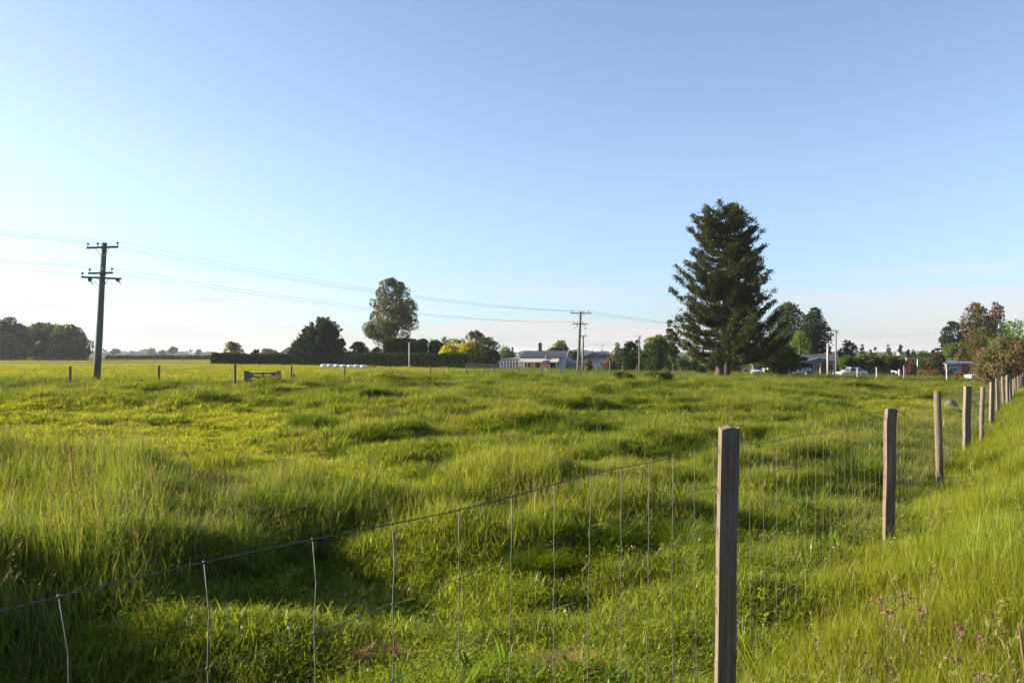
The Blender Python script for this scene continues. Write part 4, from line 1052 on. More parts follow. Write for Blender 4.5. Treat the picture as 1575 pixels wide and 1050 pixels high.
def white_house():
    Y = 140; x0 = at(801, Y); x1 = at(869, Y); z = gz((x0 + x1) / 2, Y)
    root = empty('white_house', ((x0 + x1) / 2, Y, z), R(-14), 'white weatherboard house with blue-grey roof and cream verandah', 'house')
    w_ = (x1 - x0) * 1.0; H = zat(540, Y) - z; E = H - 1.15
    hx = w_ / 2; yb = 5.0
    MB().prism([(-0.0, 0.0 - 0.2), (yb, -0.2), (yb, E), (yb / 2, H - 0.1), (0, E)], 'x', -hx, hx).build('wall', M['white_wall'], root)
    roof = roof_gable(root, -hx, hx, 0, yb, E, H, 'roof_blue', 0.18, 'x', 26)
    c = MB().box((-hx * 0.28, yb * 0.55, H + 0.55), (0.5, 0.5, 1.5)).box((-hx * 0.28, yb * 0.55, H + 1.32), (0.62, 0.62, 0.12)); c.build('chimney', M['chimney_brick'], roof)
    MB().tube([(-hx * 0.28, yb * 0.55, H + 1.38), (-hx * 0.28, yb * 0.55, H + 1.6)], 0.14, 8).build('chimney_pot', M['chimney_brick'], roof)
    # verandah
    vb = MB().prism([(-1.7, E - 0.72), (-0.02, E - 0.12), (-0.02, E - 0.04), (-1.7, E - 0.64)], 'x', -hx - 0.1, hx * 0.78); vb.build('verandah_roof', M['roof_cream'], root)
    for k in range(6):
        MB().box((-hx + 0.1 + k * (hx * 1.78 - 0.3) / 5, -1.62, (E - 0.7) / 2 - 0.1), (0.1, 0.1, E - 0.52)).build('verandah_post', M['trim'], root)
    for k, xx in enumerate((-hx * 0.72, -hx * 0.28, hx * 0.2, hx * 0.6)):
        window(root, (xx, 0, E - 1.25), 1.25, 0.95, 'y', 'trim', 2)
    door(root, hx * 0.41, 0, 0.75, 1.85, 'darkdoor')
    window(root, (hx, yb * 0.5, E - 0.72), 1.5, 1.45, 'x', 'trim', 2)
    # barge boards on the lit gable
    for s in (-1, 1):
        sl = math.atan2(H - E, yb / 2)
        MB().box((hx + 0.22, yb / 2 + s * yb / 4, (E + H) / 2 + 0.0), (0.05, math.hypot(H - E, yb / 2) + 0.3, 0.2), Matrix.Rotation(-s * sl, 3, 'X')).build('barge_board', M['trim'], root)
    # lean-to with its own pale roof
    MB().prism([(0.5, -0.2), (4.5, -0.2), (4.5, E - 0.1), (0.5, E - 0.75)], 'x', -hx - 4.1, -hx - 0.004).build('lean_to', M['grey_wall'], root)
    MB().prism([(0.2, E - 0.78), (4.6, E - 0.06), (4.6, E + 0.02), (0.2, E - 0.70)], 'x', -hx - 4.3, -hx - 0.006).build('lean_to_roof', M['roof_light'], root)
    window(root, (-hx - 2.0, 0.5, E - 1.45), 1.2, 0.8, 'y', 'trim', 2)
    # small back porch past the gable
    MB().prism([(1.2, -0.2), (4.4, -0.2), (4.4, E - 0.5), (1.2, E - 0.95)], 'x', hx + 0.004, hx + 2.1).build('porch', M['grey_wall'], root)
    MB().prism([(1.0, E - 0.93), (4.5, E - 0.44), (4.5, E - 0.36), (1.0, E - 0.85)], 'x', hx + 0.3, hx + 2.3).build('porch_roof', M['roof_light'], root)
white_house()
def hip_house():
    Y = 158; x0 = at(893, Y); x1 = at(936, Y); z = gz((x0 + x1) / 2, Y); root = empty('hip_house', ((x0 + x1) / 2, Y, z), R(-20), 'pinkish house with a dark hip roof behind the twin poles', 'house')
    hx = (x1 - x0) / 2; H = zat(541, Y) - z; E = H - 1.2; D = 6.0
    MB().box((0, D / 2, E / 2 - 0.1), (2 * hx, D, E + 0.2)).build('wall', M['white_wall'], root)
    MB().box((-hx * 0.35, -0.03, E * 0.78), (hx * 1.28, 0.06, E * 0.42)).build('wall_cladding', M['pink_wall'], root)
    o = 0.35
    P = [(-hx - o, -o, E), (hx + o, -o, E), (hx + o, D + o, E), (-hx - o, D + o, E), (-hx * 0.3, D / 2, H), (hx * 0.3, D / 2, H)]
    roof = MB().add(P, [(0, 1, 5, 4), (1, 2, 5), (2, 3, 4, 5), (3, 0, 4), (3, 2, 1, 0)]).build('roof', M['roof_blue'], root)
    a = MB().tube([(hx * 0.3, D / 2, H - 0.05), (hx * 0.3, D / 2, H + 1.5)], 0.03, 5)
    for zz in (1.1, 1.3, 1.48): a.tube([(hx * 0.3 - 0.5, D / 2, H + zz), (hx * 0.3 + 0.5, D / 2, H + zz)], 0.02, 5)
    a.build('television_aerial', M['metal'], roof)
    window(root, (hx * 0.62, 0, E * 0.55), 1.1, 0.9)
hip_house()
def grey_house():
    Y = 147; x0 = at(1188, Y); x1 = at(1291, Y); z = gz((x0 + x1) / 2, Y); root = empty('cream_house', ((x0 + x1) / 2, Y, z), R(-3), 'long cream house with grey tiled roof and blue-green porch gable', 'house')
    hx = (x1 - x0) / 2; H = zat(545, Y) - z; E = H - 1.25; D = 7
    MB().prism([(0, -0.2), (D, -0.2), (D, E), (D / 2, H - 0.1), (0, E)], 'x', -hx, hx).build('wall', M['cream'], root)
    roof = roof_gable(root, -hx, hx, 0, D, E, H, 'roof_grey', 0.35)
    sl = math.atan2(H - E, D / 2 + 0.35); ln = math.hypot(H - E, D / 2 + 0.35)
    rb = MB()
    for k in range(12):
        f = (k + 0.3) / 12; rb.box((0, -0.35 + f * (D / 2 + 0.35), E - 0.05 + f * (H - E + 0.05) + 0.115), (2 * hx + 0.68, 0.05, 0.03), Matrix.Rotation(sl, 3, 'X'))
    rb.build('tile_courses', M['roof_grey'], roof)
    MB().box((hx * 0.02, D / 2, H + 0.35), (0.45, 0.45, 0.9)).build('chimney', M['chimney_brick'], roof)
    # blue-green porch with a low gable
    gx_ = hx * 0.28; gw = 2.7
    MB().prism([(gx_ - gw, E - 0.15), (gx_ + gw, E - 0.15), (gx_ + gw, E - 0.05), (gx_, E + 0.65), (gx_ - gw, E - 0.05)], 'y', -1.9, -0.4).build('porch_gable', M['teal'], root)
    for xx in (gx_ - gw + 0.15, gx_ + 0.3, gx_ + gw - 0.15): MB().box((xx, -1.8, (E - 0.15) / 2 - 0.1), (0.16, 0.16, E - 0.03)).build('porch_post', M['trim'], root)
    door(root, gx_ - 0.9, 0, 0.9, 1.95, 'darkdoor'); door(root, gx_ + 1.35, 0, 0.85, 1.95, 'door')
    window(root, (gx_ + 0.25, 0, 1.25), 0.9, 1.1, 'y', 'trim', 2)
    for xx in (-hx * 0.72, -hx * 0.38, hx * 0.72): window(root, (xx, 0, 1.3), 1.5, 1.05, 'y', 'trim', 2)
    door(root, hx * 0.9, 0, 0.7, 1.9, 'door')
grey_house()
def shed():
    Y = 146; x0 = at(1458, Y); x1 = at(1486, Y); z = gz((x0 + x1) / 2, Y); root = empty('brick_shed', ((x0 + x1) / 2, Y, z), R(6), 'low shed with pale iron roof and red brick end wall', 'shed')
    hx = (x1 - x0) / 2 * 1.25; H = zat(556, Y) - z; E = H - 0.5; D = 4
    MB().box((-hx * 0.3, D / 2, E / 2 - 0.1), (hx * 1.4, D, E + 0.2)).build('wall', M['grey_wall'], root)
    MB().box((hx * 0.702, D / 2 - 0.05, E / 2 - 0.1), (hx * 0.6, D, E + 0.2)).build('brick_wall', M['brick_red'], root)
    MB().prism([(-0.3, E + 0.05), (D + 0.3, E + 0.5), (D + 0.3, E + 0.6), (-0.3, E + 0.15)], 'x', -hx - 0.3, hx + 2.2).build('roof', M['roof_light'], root)
    window(root, (-hx * 0.35, 0, E * 0.6), 1.6, 0.7, 'y', 'trim', 3)
shed()
def small_shed(label, px0, px1, top, Y, wall, roof, rz=0.0, lift=0.45):
    x0 = at(px0, Y); x1 = at(px1, Y); z = gz((x0 + x1) / 2, Y); root = empty('shed', ((x0 + x1) / 2, Y, z), rz, label, 'shed')
    hx = (x1 - x0) / 2; H = zat(top, Y) - z; E = H - lift; D = 3.2
    MB().prism([(-hx, -0.2), (hx, -0.2), (hx, E), (0, H - 0.08), (-hx, E)], 'y', 0, D).build('wall', M[wall], root)
    roof_gable(root, -hx, hx, 0, D, E, H, roof, 0.15, 'y')
    door(root, 0, 0, min(0.9, hx * 0.7), min(1.9, E * 0.9), 'darkdoor')
    if hx > 1.2: window(root, (hx * 0.62, 0, E * 0.55), hx * 0.5, 0.7, 'y', 'trim', 1)
def blue_gable():
    Y = 200; x0 = at(428, Y); x1 = at(456, Y); z = gz(x0, Y); root = empty('blue_house', ((x0 + x1) / 2, Y, z), 0, 'pale blue house gable peeping over the hedge next to the cypress', 'house')
    hx = (x1 - x0) / 2; H = zat(535, Y) - z; E = H - 1.7
    MB().prism([(-hx, -0.2), (hx, -0.2), (hx, E), (0, H - 0.1), (-hx, E)], 'y', 0, 9).build('wall', plain('pale_blue_wall', (0.42, 0.50, 0.52), (0.38, 0.46, 0.48), 0.7, 1), root)
    roof_gable(root, -hx, hx, 0, 9, E, H, 'roof_light', 0.25, 'y')
    window(root, (0, 0, E * 0.6), 1.6, 1.2)
blue_gable()
small_shed('small blue-grey shed at the end of the street trees', 1383, 1392, 558, 146, 'grey_wall', 'roof_blue')
small_shed('brown brick shed showing between the street trees', 1304, 1324, 559, 158, 'pink_wall', 'roof_grey')
small_shed('low drab shed across the road behind the pine', 1140, 1156, 563, 152, 'pink_wall', 'roof_grey')
def chimney():
    Y = 210; x = at(1385, Y); z = gz(x, Y); H = zat(541, Y) - z; o = empty('brick_chimney', (x, Y, z), 0, 'square brown brick stack standing above the street trees', 'chimney')
    MB().box((0, 0, H / 2 - 0.2), (1.4, 1.4, H + 0.2), taper=0.9).build('stack', M['pink_wall'], o); MB().box((0, 0, H - 0.05), (1.6, 1.6, 0.2)).build('cap', M['roof_grey'], o)
chimney()
def frame_():
    Y = 168; x0 = at(1394, Y); x1 = at(1411, Y); z = gz(x0, Y); H = zat(551, Y) - z; o = empty('goalpost', ((x0 + x1) / 2, Y, z), 0, 'white goalpost-like frame in front of the dark trees', 'frame'); w_ = x1 - x0
    for s in (-1, 1): MB().tube([(s * w_ / 2, 0, -0.2), (s * w_ / 2, 0, H)], 0.09, 6).build('upright', M['trim'], o)
    MB().tube([(-w_ / 2 - 0.05, 0, H), (w_ / 2 + 0.05, 0, H)], 0.09, 6).build('crossbar', M['trim'], o)
frame_()

# boundary fence boards across the road
def paling(label, px0, px1, top, Y, mat, pitch=0.9):
    x0 = at(px0, Y); x1 = at(px1, Y); z = gz(x0, Y); h = zat(top, Y) - z; o = empty('board_fence', (x0, Y, z), 0, label, 'fence')
    n = max(3, int((x1 - x0) / pitch))
    for k in range(n):
        xa = (x1 - x0) * (k + 0.5) / n; zz = gz(x0 + xa, Y) - z
        MB().box((xa, 0, zz + h / 2 - 0.05), ((x1 - x0) / n - 0.03, 0.05, h + 0.1 + rnd.uniform(-0.03, 0.03))).build('board', M[mat], o)
    MB().box(((x1 - x0) / 2, 0.07, h * 0.7), (x1 - x0, 0.08, 0.1)).build('rail', M[mat], o)
paling('dark board fence under the leafy street trees', 1318, 1392, 564, 150, 'dark_post')
paling('pale board fence across the road behind the pine trunk', 1040, 1060, 569, 150, 'grey_wall')
paling('pale board fence between the pale car and the blue car', 1176, 1226, 568, 144, 'grey_wall', 1.1)
paling('grey board yard fence at the end of the dark hedge', 716, 768, 558, 138, 'gate_wood', 0.7)
paling('dark low board fence along the road by the rust orange shrubs', 1446, 1466, 575, 132, 'dark_post')

# ------------------------------------------------------------------ cars
def loft(st):
    """stations (x, half width, z0, z1) -> rounded hull"""
    mb = MB(); P = []; n = 10
    for x, hw, z0, z1 in st:
        h = z1 - z0
        ring = [(-0.86, 0), (-1, 0.22), (-1, 0.62), (-0.93, 0.88), (-0.72, 1.0), (0.72, 1.0), (0.93, 0.88), (1, 0.62), (1, 0.22), (0.86, 0)]
        P += [(x, a * hw, z0 + b * h) for a, b in ring]
    Fc = []
    for i in range(len(st) - 1):
        for k in range(n): Fc.append((i * n + k, (i + 1) * n + k, (i + 1) * n + (k + 1) % n, i * n + (k + 1) % n))
    Fc.append(tuple(range(n))); Fc.append(tuple(range((len(st) - 1) * n, len(st) * n))[::-1])
    return mb.add(P, Fc)
def car(name, label, px, Y, yaw, paint, hatch=False, scale=1.0):
    x = at(px, Y); z = gz(x, Y) + 0.06
    root = empty(name, (x, Y, z), yaw, label, 'car'); root.scale = (scale,) * 3
    rear = 2.05 if not hatch else 1.75
    body = loft([(-2.2, 0.62, 0.38, 0.66), (-2.12, 0.78, 0.28, 0.74), (-1.7, 0.86, 0.22, 0.82), (-0.9, 0.88, 0.2, 0.92), (0.4, 0.88, 0.2, 0.95), (1.3, 0.87, 0.2, 0.97), (rear, 0.80, 0.26, 0.95 if not hatch else 1.0), (rear + 0.12, 0.66, 0.36, 0.86)]).build('body', M[paint], root, True)
    if not hatch: cab = [(-1.05, 0.70, 0.86, 0.95), (-0.35, 0.64, 0.88, 1.36), (0.2, 0.62, 0.88, 1.41), (0.85, 0.61, 0.88, 1.36), (1.6, 0.66, 0.88, 0.99)]
    else: cab = [(-1.05, 0.70, 0.86, 0.95), (-0.35, 0.66, 0.88, 1.42), (0.2, 0.66, 0.88, 1.47), (1.15, 0.64, 0.88, 1.42), (1.72, 0.68, 0.88, 1.02)]
    loft(cab).build('glasshouse', M['glass'], root, True)
    rf = MB(); zt = cab[2][3]
    rf.box(((cab[1][0] + cab[3][0]) / 2, 0, zt + 0.0), (cab[3][0] - cab[1][0] + 0.25, 1.16, 0.07)).build('roof', M[paint], root)
    for s in (-1, 1):
        MB().tube([(-1.0, s * 0.70, 0.92), (-0.36, s * 0.62, zt - 0.03)], 0.045, 6).build('pillar', M[paint], root)
        MB().tube([(0.25, s * 0.74, 0.92), (0.22, s * 0.63, zt - 0.03)], 0.045, 6).build('pillar', M[paint], root)
        MB().tube([(cab[4][0] - 0.1, s * 0.66, 0.96), (cab[3][0], s * 0.61, zt - 0.03)], 0.06, 6).build('pillar', M[paint], root)
        MB().box((-2.12, s * 0.58, 0.62), (0.18, 0.30, 0.12)).build('headlight', M['lamp'], root)
        MB().box((rear + 0.08, s * 0.58, 0.74), (0.12, 0.26, 0.15)).build('tail_light', M['tail'], root)
        MB().box((-0.72, s * 0.94, 0.98), (0.12, 0.16, 0.11)).build('mirror', M[paint], root)
        dr = MB().box((-0.25, s * 0.878, 0.60), (1.05, 0.02, 0.56)).build('door', M[paint], root)
        MB().box((0.15, s * 0.895, 0.78), (0.16, 0.03, 0.035)).build('handle', M['metal'], dr)
        for wx in (-1.38, 1.28):
            wh = MB().tube([(wx, s * 0.72, 0.31), (wx, s * 0.76, 0.31), (wx, s * 0.89, 0.31), (wx, s * 0.91, 0.31)], [0.27, 0.31, 0.31, 0.26], 16).build('tyre', M['tyre'], root, False)
            MB().tube([(wx, s * 0.905, 0.31), (wx, s * 0.925, 0.31)], [0.2, 0.17], 12).build('rim', M['rim'], wh)
    MB().box((-2.17, 0, 0.42), (0.1, 1.1, 0.13)).build('grille', M['black'], root)
    return root
car('sedan', 'silver-white sedan on the road before the leafy street trees', 1310, 126, R(5), 'car_white')
car('hatchback', 'dark blue hatchback parked under the drooping conifer branches', 1230, 131, R(-35), 'car_blue', True, 0.95)
car('hatchback', 'pale silver hatchback facing the paddock by the pine', 1164, 127, R(75), 'car_pale', True, 0.95)
car('sedan', 'white car half hidden behind the tan bush', 1512, 112, R(0), 'car_white')

# ------------------------------------------------------------------ road sign by the white house
def sign():
    Y = 106; x = at(839.5, Y); z = gz(x, Y); root = empty('road_sign', (x, Y, z), 0, 'stack of yellow, blue and orange road signs on one post', 'sign')
    MB().tube([(0, 0.06, -0.2), (0, 0.06, zat(546, Y) - z)], 0.045, 8).build('post', M['metal'], root)
    def Z(py): return zat(py, Y) - z
    def X(px): return at(px, Y) - x
    a = MB().box(((X(840.5) + X(848)) / 2, 0, (Z(549.5) + Z(553)) / 2), (X(848) - X(840.5), 0.03, Z(549.5) - Z(553))).build('yellow_plate', M['yellow'], root)
    for k in range(3): MB().box((X(842 + 2.2 * k), -0.02, Z(551.2)), (0.12, 0.006, 0.13)).build('marking', M['black'], a)
    b = MB().box(((X(835.5) + X(846)) / 2, 0.0, (Z(554) + Z(558.5)) / 2), (X(846) - X(835.5), 0.03, Z(554) - Z(558.5))).build('blue_plate', M['bluesign'], root)
    MB().box((X(838.5), -0.02, Z(556.2)), (0.16, 0.006, 0.2)).build('marking', M['signwhite'], b)
    MB().box((X(843.3), -0.02, Z(556.2)), (0.2, 0.006, 0.12)).build('marking', M['signwhite'], b)
    y0, y1, ym = Z(559.5), Z(564.5), Z(562)
    c = MB().prism([(X(832.5), ym), (X(835), y1), (X(844.5), y1), (X(847), ym), (X(844.5), y0), (X(835), y0)], 'y', -0.015, 0.015).build('orange_plate', M['orange'], root)
    MB().box((X(840), -0.02, ym), (X(843.5) - X(836.5), 0.006, 0.06)).build('marking', M['black'], c)
sign()

# ------------------------------------------------------------------ yard: red truck, boards, bales
def truck():
    Y = 165; x = at(734, Y); z = gz(x, Y); r = empty('red_truck', (x, Y, z), R(-8), 'old red truck parked at the end of the dark hedge', 'truck')
    MB().prism([(-1.2, 0.6), (-1.2, 1.35), (-0.75, 1.45), (-0.5, 2.1), (0.5, 2.1), (0.55, 0.6)], 'y', -0.85, 0.85).build('cab', M['car_red'], r)
    MB().box((-0.03, -0.86, 1.72), (0.85, 0.03, 0.5)).build('side_window', M['glass'], r)
    MB().box((1.9, 0, 0.85), (2.5, 1.8, 0.14)).build('deck', M['dark_post'], r)
    for s in (-1, 1): MB().box((1.9, s * 0.88, 1.1), (2.5, 0.05, 0.35)).build('side_board', M['car_red'], r)
    for wx in (-0.7, 2.3):
        for s in (-1, 1):
            t = MB().tube([(wx, s * 0.62, 0.4), (wx, s * 0.84, 0.4)], 0.4, 14).build('wheel', M['tyre'], r); MB().tube([(wx, s * 0.835, 0.4), (wx, s * 0.87, 0.4)], 0.2, 10).build('rim', M['rim'], t)
    for s in (-1, 1): MB().tube([(-1.2, s * 0.6, 0.95), (-1.26, s * 0.6, 0.95)], 0.13, 10).build('headlight', M['lamp'], r)
truck()
def trailer(label, px, Y, mat, panel):
    x = at(px, Y); z = gz(x, Y); r = empty('trailer', (x, Y, z), R(4), label, 'trailer')
    MB().box((0, 0, 0.9), (2.4, 1.3, 0.7)).build('body', M[mat], r)
    MB().box((panel, -0.665, 1.05), (0.75, 0.02, 0.75)).build('panel', M['signwhite'], r)
    MB().tube([(-1.2, 0, 0.6), (-2.0, 0, 0.55)], 0.05, 6).build('drawbar', M['metal'], r)
    for s in (-1, 1):
        t = MB().tube([(0.2, s * 0.66, 0.35), (0.2, s * 0.82, 0.35)], 0.35, 14).build('wheel', M['tyre'], r); MB().tube([(0.2, s * 0.815, 0.35), (0.2, s * 0.85, 0.35)], 0.18, 10).build('rim', M['rim'], t)
trailer('dark blue trailer with a white panel next to the red truck', 747, 163, 'car_blue', 0.2)
trailer('dark trailer with a white panel near the white yard fence', 765, 163, 'dark_post', 0.1)
for k in range(7):
    Y = 124 - 0.9 * k * 0.6; x = at(500 + 10.2 * k, Y); z = gz(x, Y)
    mb = MB(); r_ = 0.28
    mb.tube([(-0.62, 0, r_), (-0.58, 0, r_), (-0.2, 0, r_ + 0.01), (0.25, 0, r_), (0.58, 0, r_), (0.62, 0, r_)], [r_ * 0.6, r_ * 0.93, r_, r_ * 0.98, r_ * 0.93, r_ * 0.6], 14)
    b_ = mb.build('wrapped_bale', M['wrap'], None, True); b_.location = (x, Y, z); b_.rotation_euler = (0, 0, R(5) + rnd.uniform(-0.15, 0.15)); b_.scale = (1, 1, rnd.uniform(0.9, 1.05))
    tag(b_, {0: 'white wrapped bale at the open field end of the row', 6: 'white wrapped bale at the row end beside the dry orange shrub'}.get(k, 'white plastic wrapped bale in the middle of the row before the hedge'), 'bale', 'white wrapped bales in a row')

# ------------------------------------------------------------------ stones in the paddock
def rock_mesh(seed, sx, sy_, sz):
    g = np.random.default_rng(seed); mb = MB().ball((0, 0, 0), 1.0, 14, 9)
    V = np.array(mb.V); nz = 0.22 * vnoise(V[:, 0] * 1.7 + seed, V[:, 1] * 1.7 + V[:, 2] * 2.3) + 0.10 * vnoise(V[:, 0] * 4 + seed, V[:, 2] * 4 + V[:, 1] * 3)
    V = V * (1 + nz)[:, None] * np.array((sx, sy_, sz)); mb.V = [tuple(v) for v in V]
    return mb
for i, (px, top, wp, base, lb) in enumerate(((1464, 606, 28, 627, 'rough grey boulder heaped in the short grass behind the fence posts'), (1503, 608, 30, 629, 'pale boulder directly behind the wire netting'), (1312, 613, 20, 619, 'low dark flat stone lying in the short grass'), (1326, 614, 14, 619, 'small stone at the end of the flat dark one'))):
    Y = 33.5 if i < 2 else 41.0
    x = at(px, Y); z = gz(x, Y); h = max(zat(top, Y) - z, 0.16) * 0.7
    o = rock_mesh(500 + i, wp / F * Y / 2, wp / F * Y / 2 * 0.8, h).build('boulder', M['stone'], None, True)
    o.location = (x, Y, z - 0.06); tag(o, lb, 'boulder', 'boulders in the paddock')

# ------------------------------------------------------------------ grass
def blades(base, yaw, h, w_, lean, g, seg=(0, 0.38, 0.72, 1.0)):
    """curved tapering blades; base (n,3), others (n,)"""
    n = len(base); dx = np.cos(yaw); dy = np.sin(yaw); px_ = -dy; py_ = dx
    tw = [1.0, 0.85, 0.55, 0.0]; rows = []
    for t, k in zip(seg, tw):
        off = lean * h * t ** 2.1; z = h * t * (1 - 0.30 * np.clip(lean, 0, 1.4) * t)
        c = base + np.stack([dx * off, dy * off, z], 1)
        if k > 0:
            s = np.stack([px_ * w_ * k / 2, py_ * w_ * k / 2, 0 * z], 1); rows += [c - s, c + s]
        else: rows.append(c)
    V = np.stack(rows, 1).reshape(-1, 3); i = np.arange(n) * 7
    Q = np.concatenate([np.stack([i, i + 1, i + 3, i + 2], 1), np.stack([i + 2, i + 3, i + 5, i + 4], 1)]); Tt = np.stack([i + 4, i + 5, i + 6], 1)
    return V, Q, Tt
def tuft(name, mat, n, rad, h, w_, lean, seed, seeds=0, seedh=1.2, seedmat='seed', clover=0):
    g = np.random.default_rng(seed)
    r = rad * np.sqrt(g.random(n)); t = g.uniform(0, 2 * math.pi, n)
    base = np.stack([r * np.cos(t), r * np.sin(t), np.full(n, -0.03)], 1)
    hh = h * g.uniform(0.55, 1.1, n)
    ln_ = np.abs(g.normal(lean, lean * 0.6, n)) + (g.random(n) < 0.12) * g.uniform(0.4, 1.0, n)
    V, Q, Tt = blades(base, g.uniform(0, 2 * math.pi, n), hh, w_ * g.choice([0.7, 1.0, 1.15, 2.0], n), ln_, g)
    mi = [np.zeros(len(Q) + 0, int)]; VV = [V]; QQ = [Q]; TT_ = [Tt]; off = len(V); mq = [np.zeros(len(Q), int)]; mt = [np.zeros(len(Tt), int)]
    for k in range(seeds):
        a = g.uniform(0, 6.28); rr_ = rad * math.sqrt(g.random()); b0 = np.array((rr_ * math.cos(a), rr_ * math.sin(a), 0)); H = h * seedh * g.uniform(0.85, 1.1)
        tip = b0 + np.array((g.normal(0.05, 0.10) * H, g.normal(0, 0.10) * H, H))
        V2, Q2, T2 = blades(b0[None], np.array([a]), np.array([H]), np.array([w_ * 0.5]), np.array([np.hypot(*(tip - b0)[:2]) / H]), g)
        VV.append(V2); QQ.append(Q2 + off); TT_.append(T2 + off); mq.append(np.zeros(len(Q2), int)); mt.append(np.zeros(len(T2), int)); top = V2[6]; off += len(V2)
        m = 9; P = top[None] + np.stack([g.normal(0, 0.006, m), g.normal(0, 0.006, m), -np.linspace(0, 0.10, m)], 1)
        D = np.stack([g.normal(0, 0.3, m), g.normal(0, 0.3, m), np.full(m, 1.0)], 1)
        V3, Q3 = leaf_quads(P, D, 0.024, 0.008, g); VV.append(V3); QQ.append(Q3 + off); mq.append(np.ones(len(Q3), int)); off += len(V3)
    for k in range(clover):
        a = g.uniform(0, 6.28); rr_ = rad * 1.1 * math.sqrt(g.random()); c = np.array((rr_ * math.cos(a), rr_ * math.sin(a), h * g.uniform(0.35, 0.9)))
        for q in range(3):
            d = g.uniform(0, 0.3) + a + q * 2.09; u = np.array((math.cos(d), math.sin(d), 0.25)); v = np.array((-math.sin(d), math.cos(d), 0.1)); s = g.uniform(0.006, 0.011)
            V3 = np.stack([c, c + u * s + v * s * 0.8, c + u * 1.9 * s, c + u * s - v * s * 0.8]); VV.append(V3); QQ.append(np.array([[0, 1, 2, 3]]) + off); mq.append(np.ones(1, int)); off += 4
    V = np.concatenate(VV); Q = np.concatenate(QQ); Tt = np.concatenate(TT_)
    return np_mesh(name, V, [Q, Tt], [M[mat], M[seedmat]], matidx=np.concatenate(mq + mt))
def scatter(name, label, meshes, pts, rot, scl, idx):
    """one object: the points carry instances of the tuft meshes"""
    c = bpy.data.collections.new(name + '_kinds')
    for i, m_ in enumerate(meshes):
        c.objects.link(bpy.data.objects.new('%s_kind_%02d' % (name, i), m_))
    me = bpy.data.meshes.new(name); me.vertices.add(len(pts)); me.vertices.foreach_set('co', np.asarray(pts, np.float32).ravel())
    for nm, tp, dt, key in (('rot', 'FLOAT_VECTOR', rot, 'vector'), ('scl', 'FLOAT_VECTOR', scl, 'vector')):
        a_ = me.attributes.new(nm, tp, 'POINT'); a_.data.foreach_set(key, np.asarray(dt, np.float32).ravel())
    a_ = me.attributes.new('idx', 'INT', 'POINT'); a_.data.foreach_set('value', np.asarray(idx, np.int32))
    o = link_mesh(name, me); tag(o, label, 'grass', kind='stuff')
    ng = bpy.data.node_groups.new(name, 'GeometryNodeTree')
    ng.interface.new_socket('Geometry', in_out='INPUT', socket_type='NodeSocketGeometry'); ng.interface.new_socket('Geometry', in_out='OUTPUT', socket_type='NodeSocketGeometry')
    gi = ng.nodes.new('NodeGroupInput'); go = ng.nodes.new('NodeGroupOutput')
    ip = ng.nodes.new('GeometryNodeInstanceOnPoints'); ci = ng.nodes.new('GeometryNodeCollectionInfo')
    ci.inputs['Collection'].default_value = c; ci.inputs['Separate Children'].default_value = True; ci.inputs['Reset Children'].default_value = True
    ip.inputs['Pick Instance'].default_value = True
    def attr(nm, tp):
        n_ = ng.nodes.new('GeometryNodeInputNamedAttribute'); n_.data_type = tp; n_.inputs['Name'].default_value = nm; return n_.outputs['Attribute']
    e2r = ng.nodes.new('FunctionNodeEulerToRotation')
    lk = ng.links.new
    lk(gi.outputs[0], ip.inputs['Points']); lk(ci.outputs[0], ip.inputs['Instance']); lk(attr('idx', 'INT'), ip.inputs['Instance Index'])
    lk(attr('rot', 'FLOAT_VECTOR'), e2r.inputs[0]); lk(e2r.outputs[0], ip.inputs['Rotation']); lk(attr('scl', 'FLOAT_VECTOR'), ip.inputs['Scale']); lk(ip.outputs[0], go.inputs[0])
    md = o.modifiers.new('scatter', 'NODES'); md.node_group = ng
    return o
def wedge(n, r0, r1, power, half=42, g=rng):
    """points in front of the camera station, thinning with distance as r**-power"""
    u = g.random(n); e = 2 - power
    r = (r0 ** e + u * (r1 ** e - r0 ** e)) ** (1 / e)
    a_ = g.uniform(-half, half, n) * math.pi / 180
    return r * np.sin(a_), r * np.cos(a_), r
def clear_of(x, y):
    k = np.ones(len(x), bool)
    for pts, wd in ((ROAD, 4.2), (LANE, 1.6)):
        d = np.full(len(x), 1e9)
        for (ax, ay), (bx, by) in zip(pts[:-1], pts[1:]):
            t = np.clip(((x - ax) * (bx - ax) + (y - ay) * (by - ay)) / ((bx - ax) ** 2 + (by - ay) ** 2), 0, 1); d = np.minimum(d, np.hypot(x - ax - t * (bx - ax), y - ay - t * (by - ay)))
        k &= d > wd
    return k
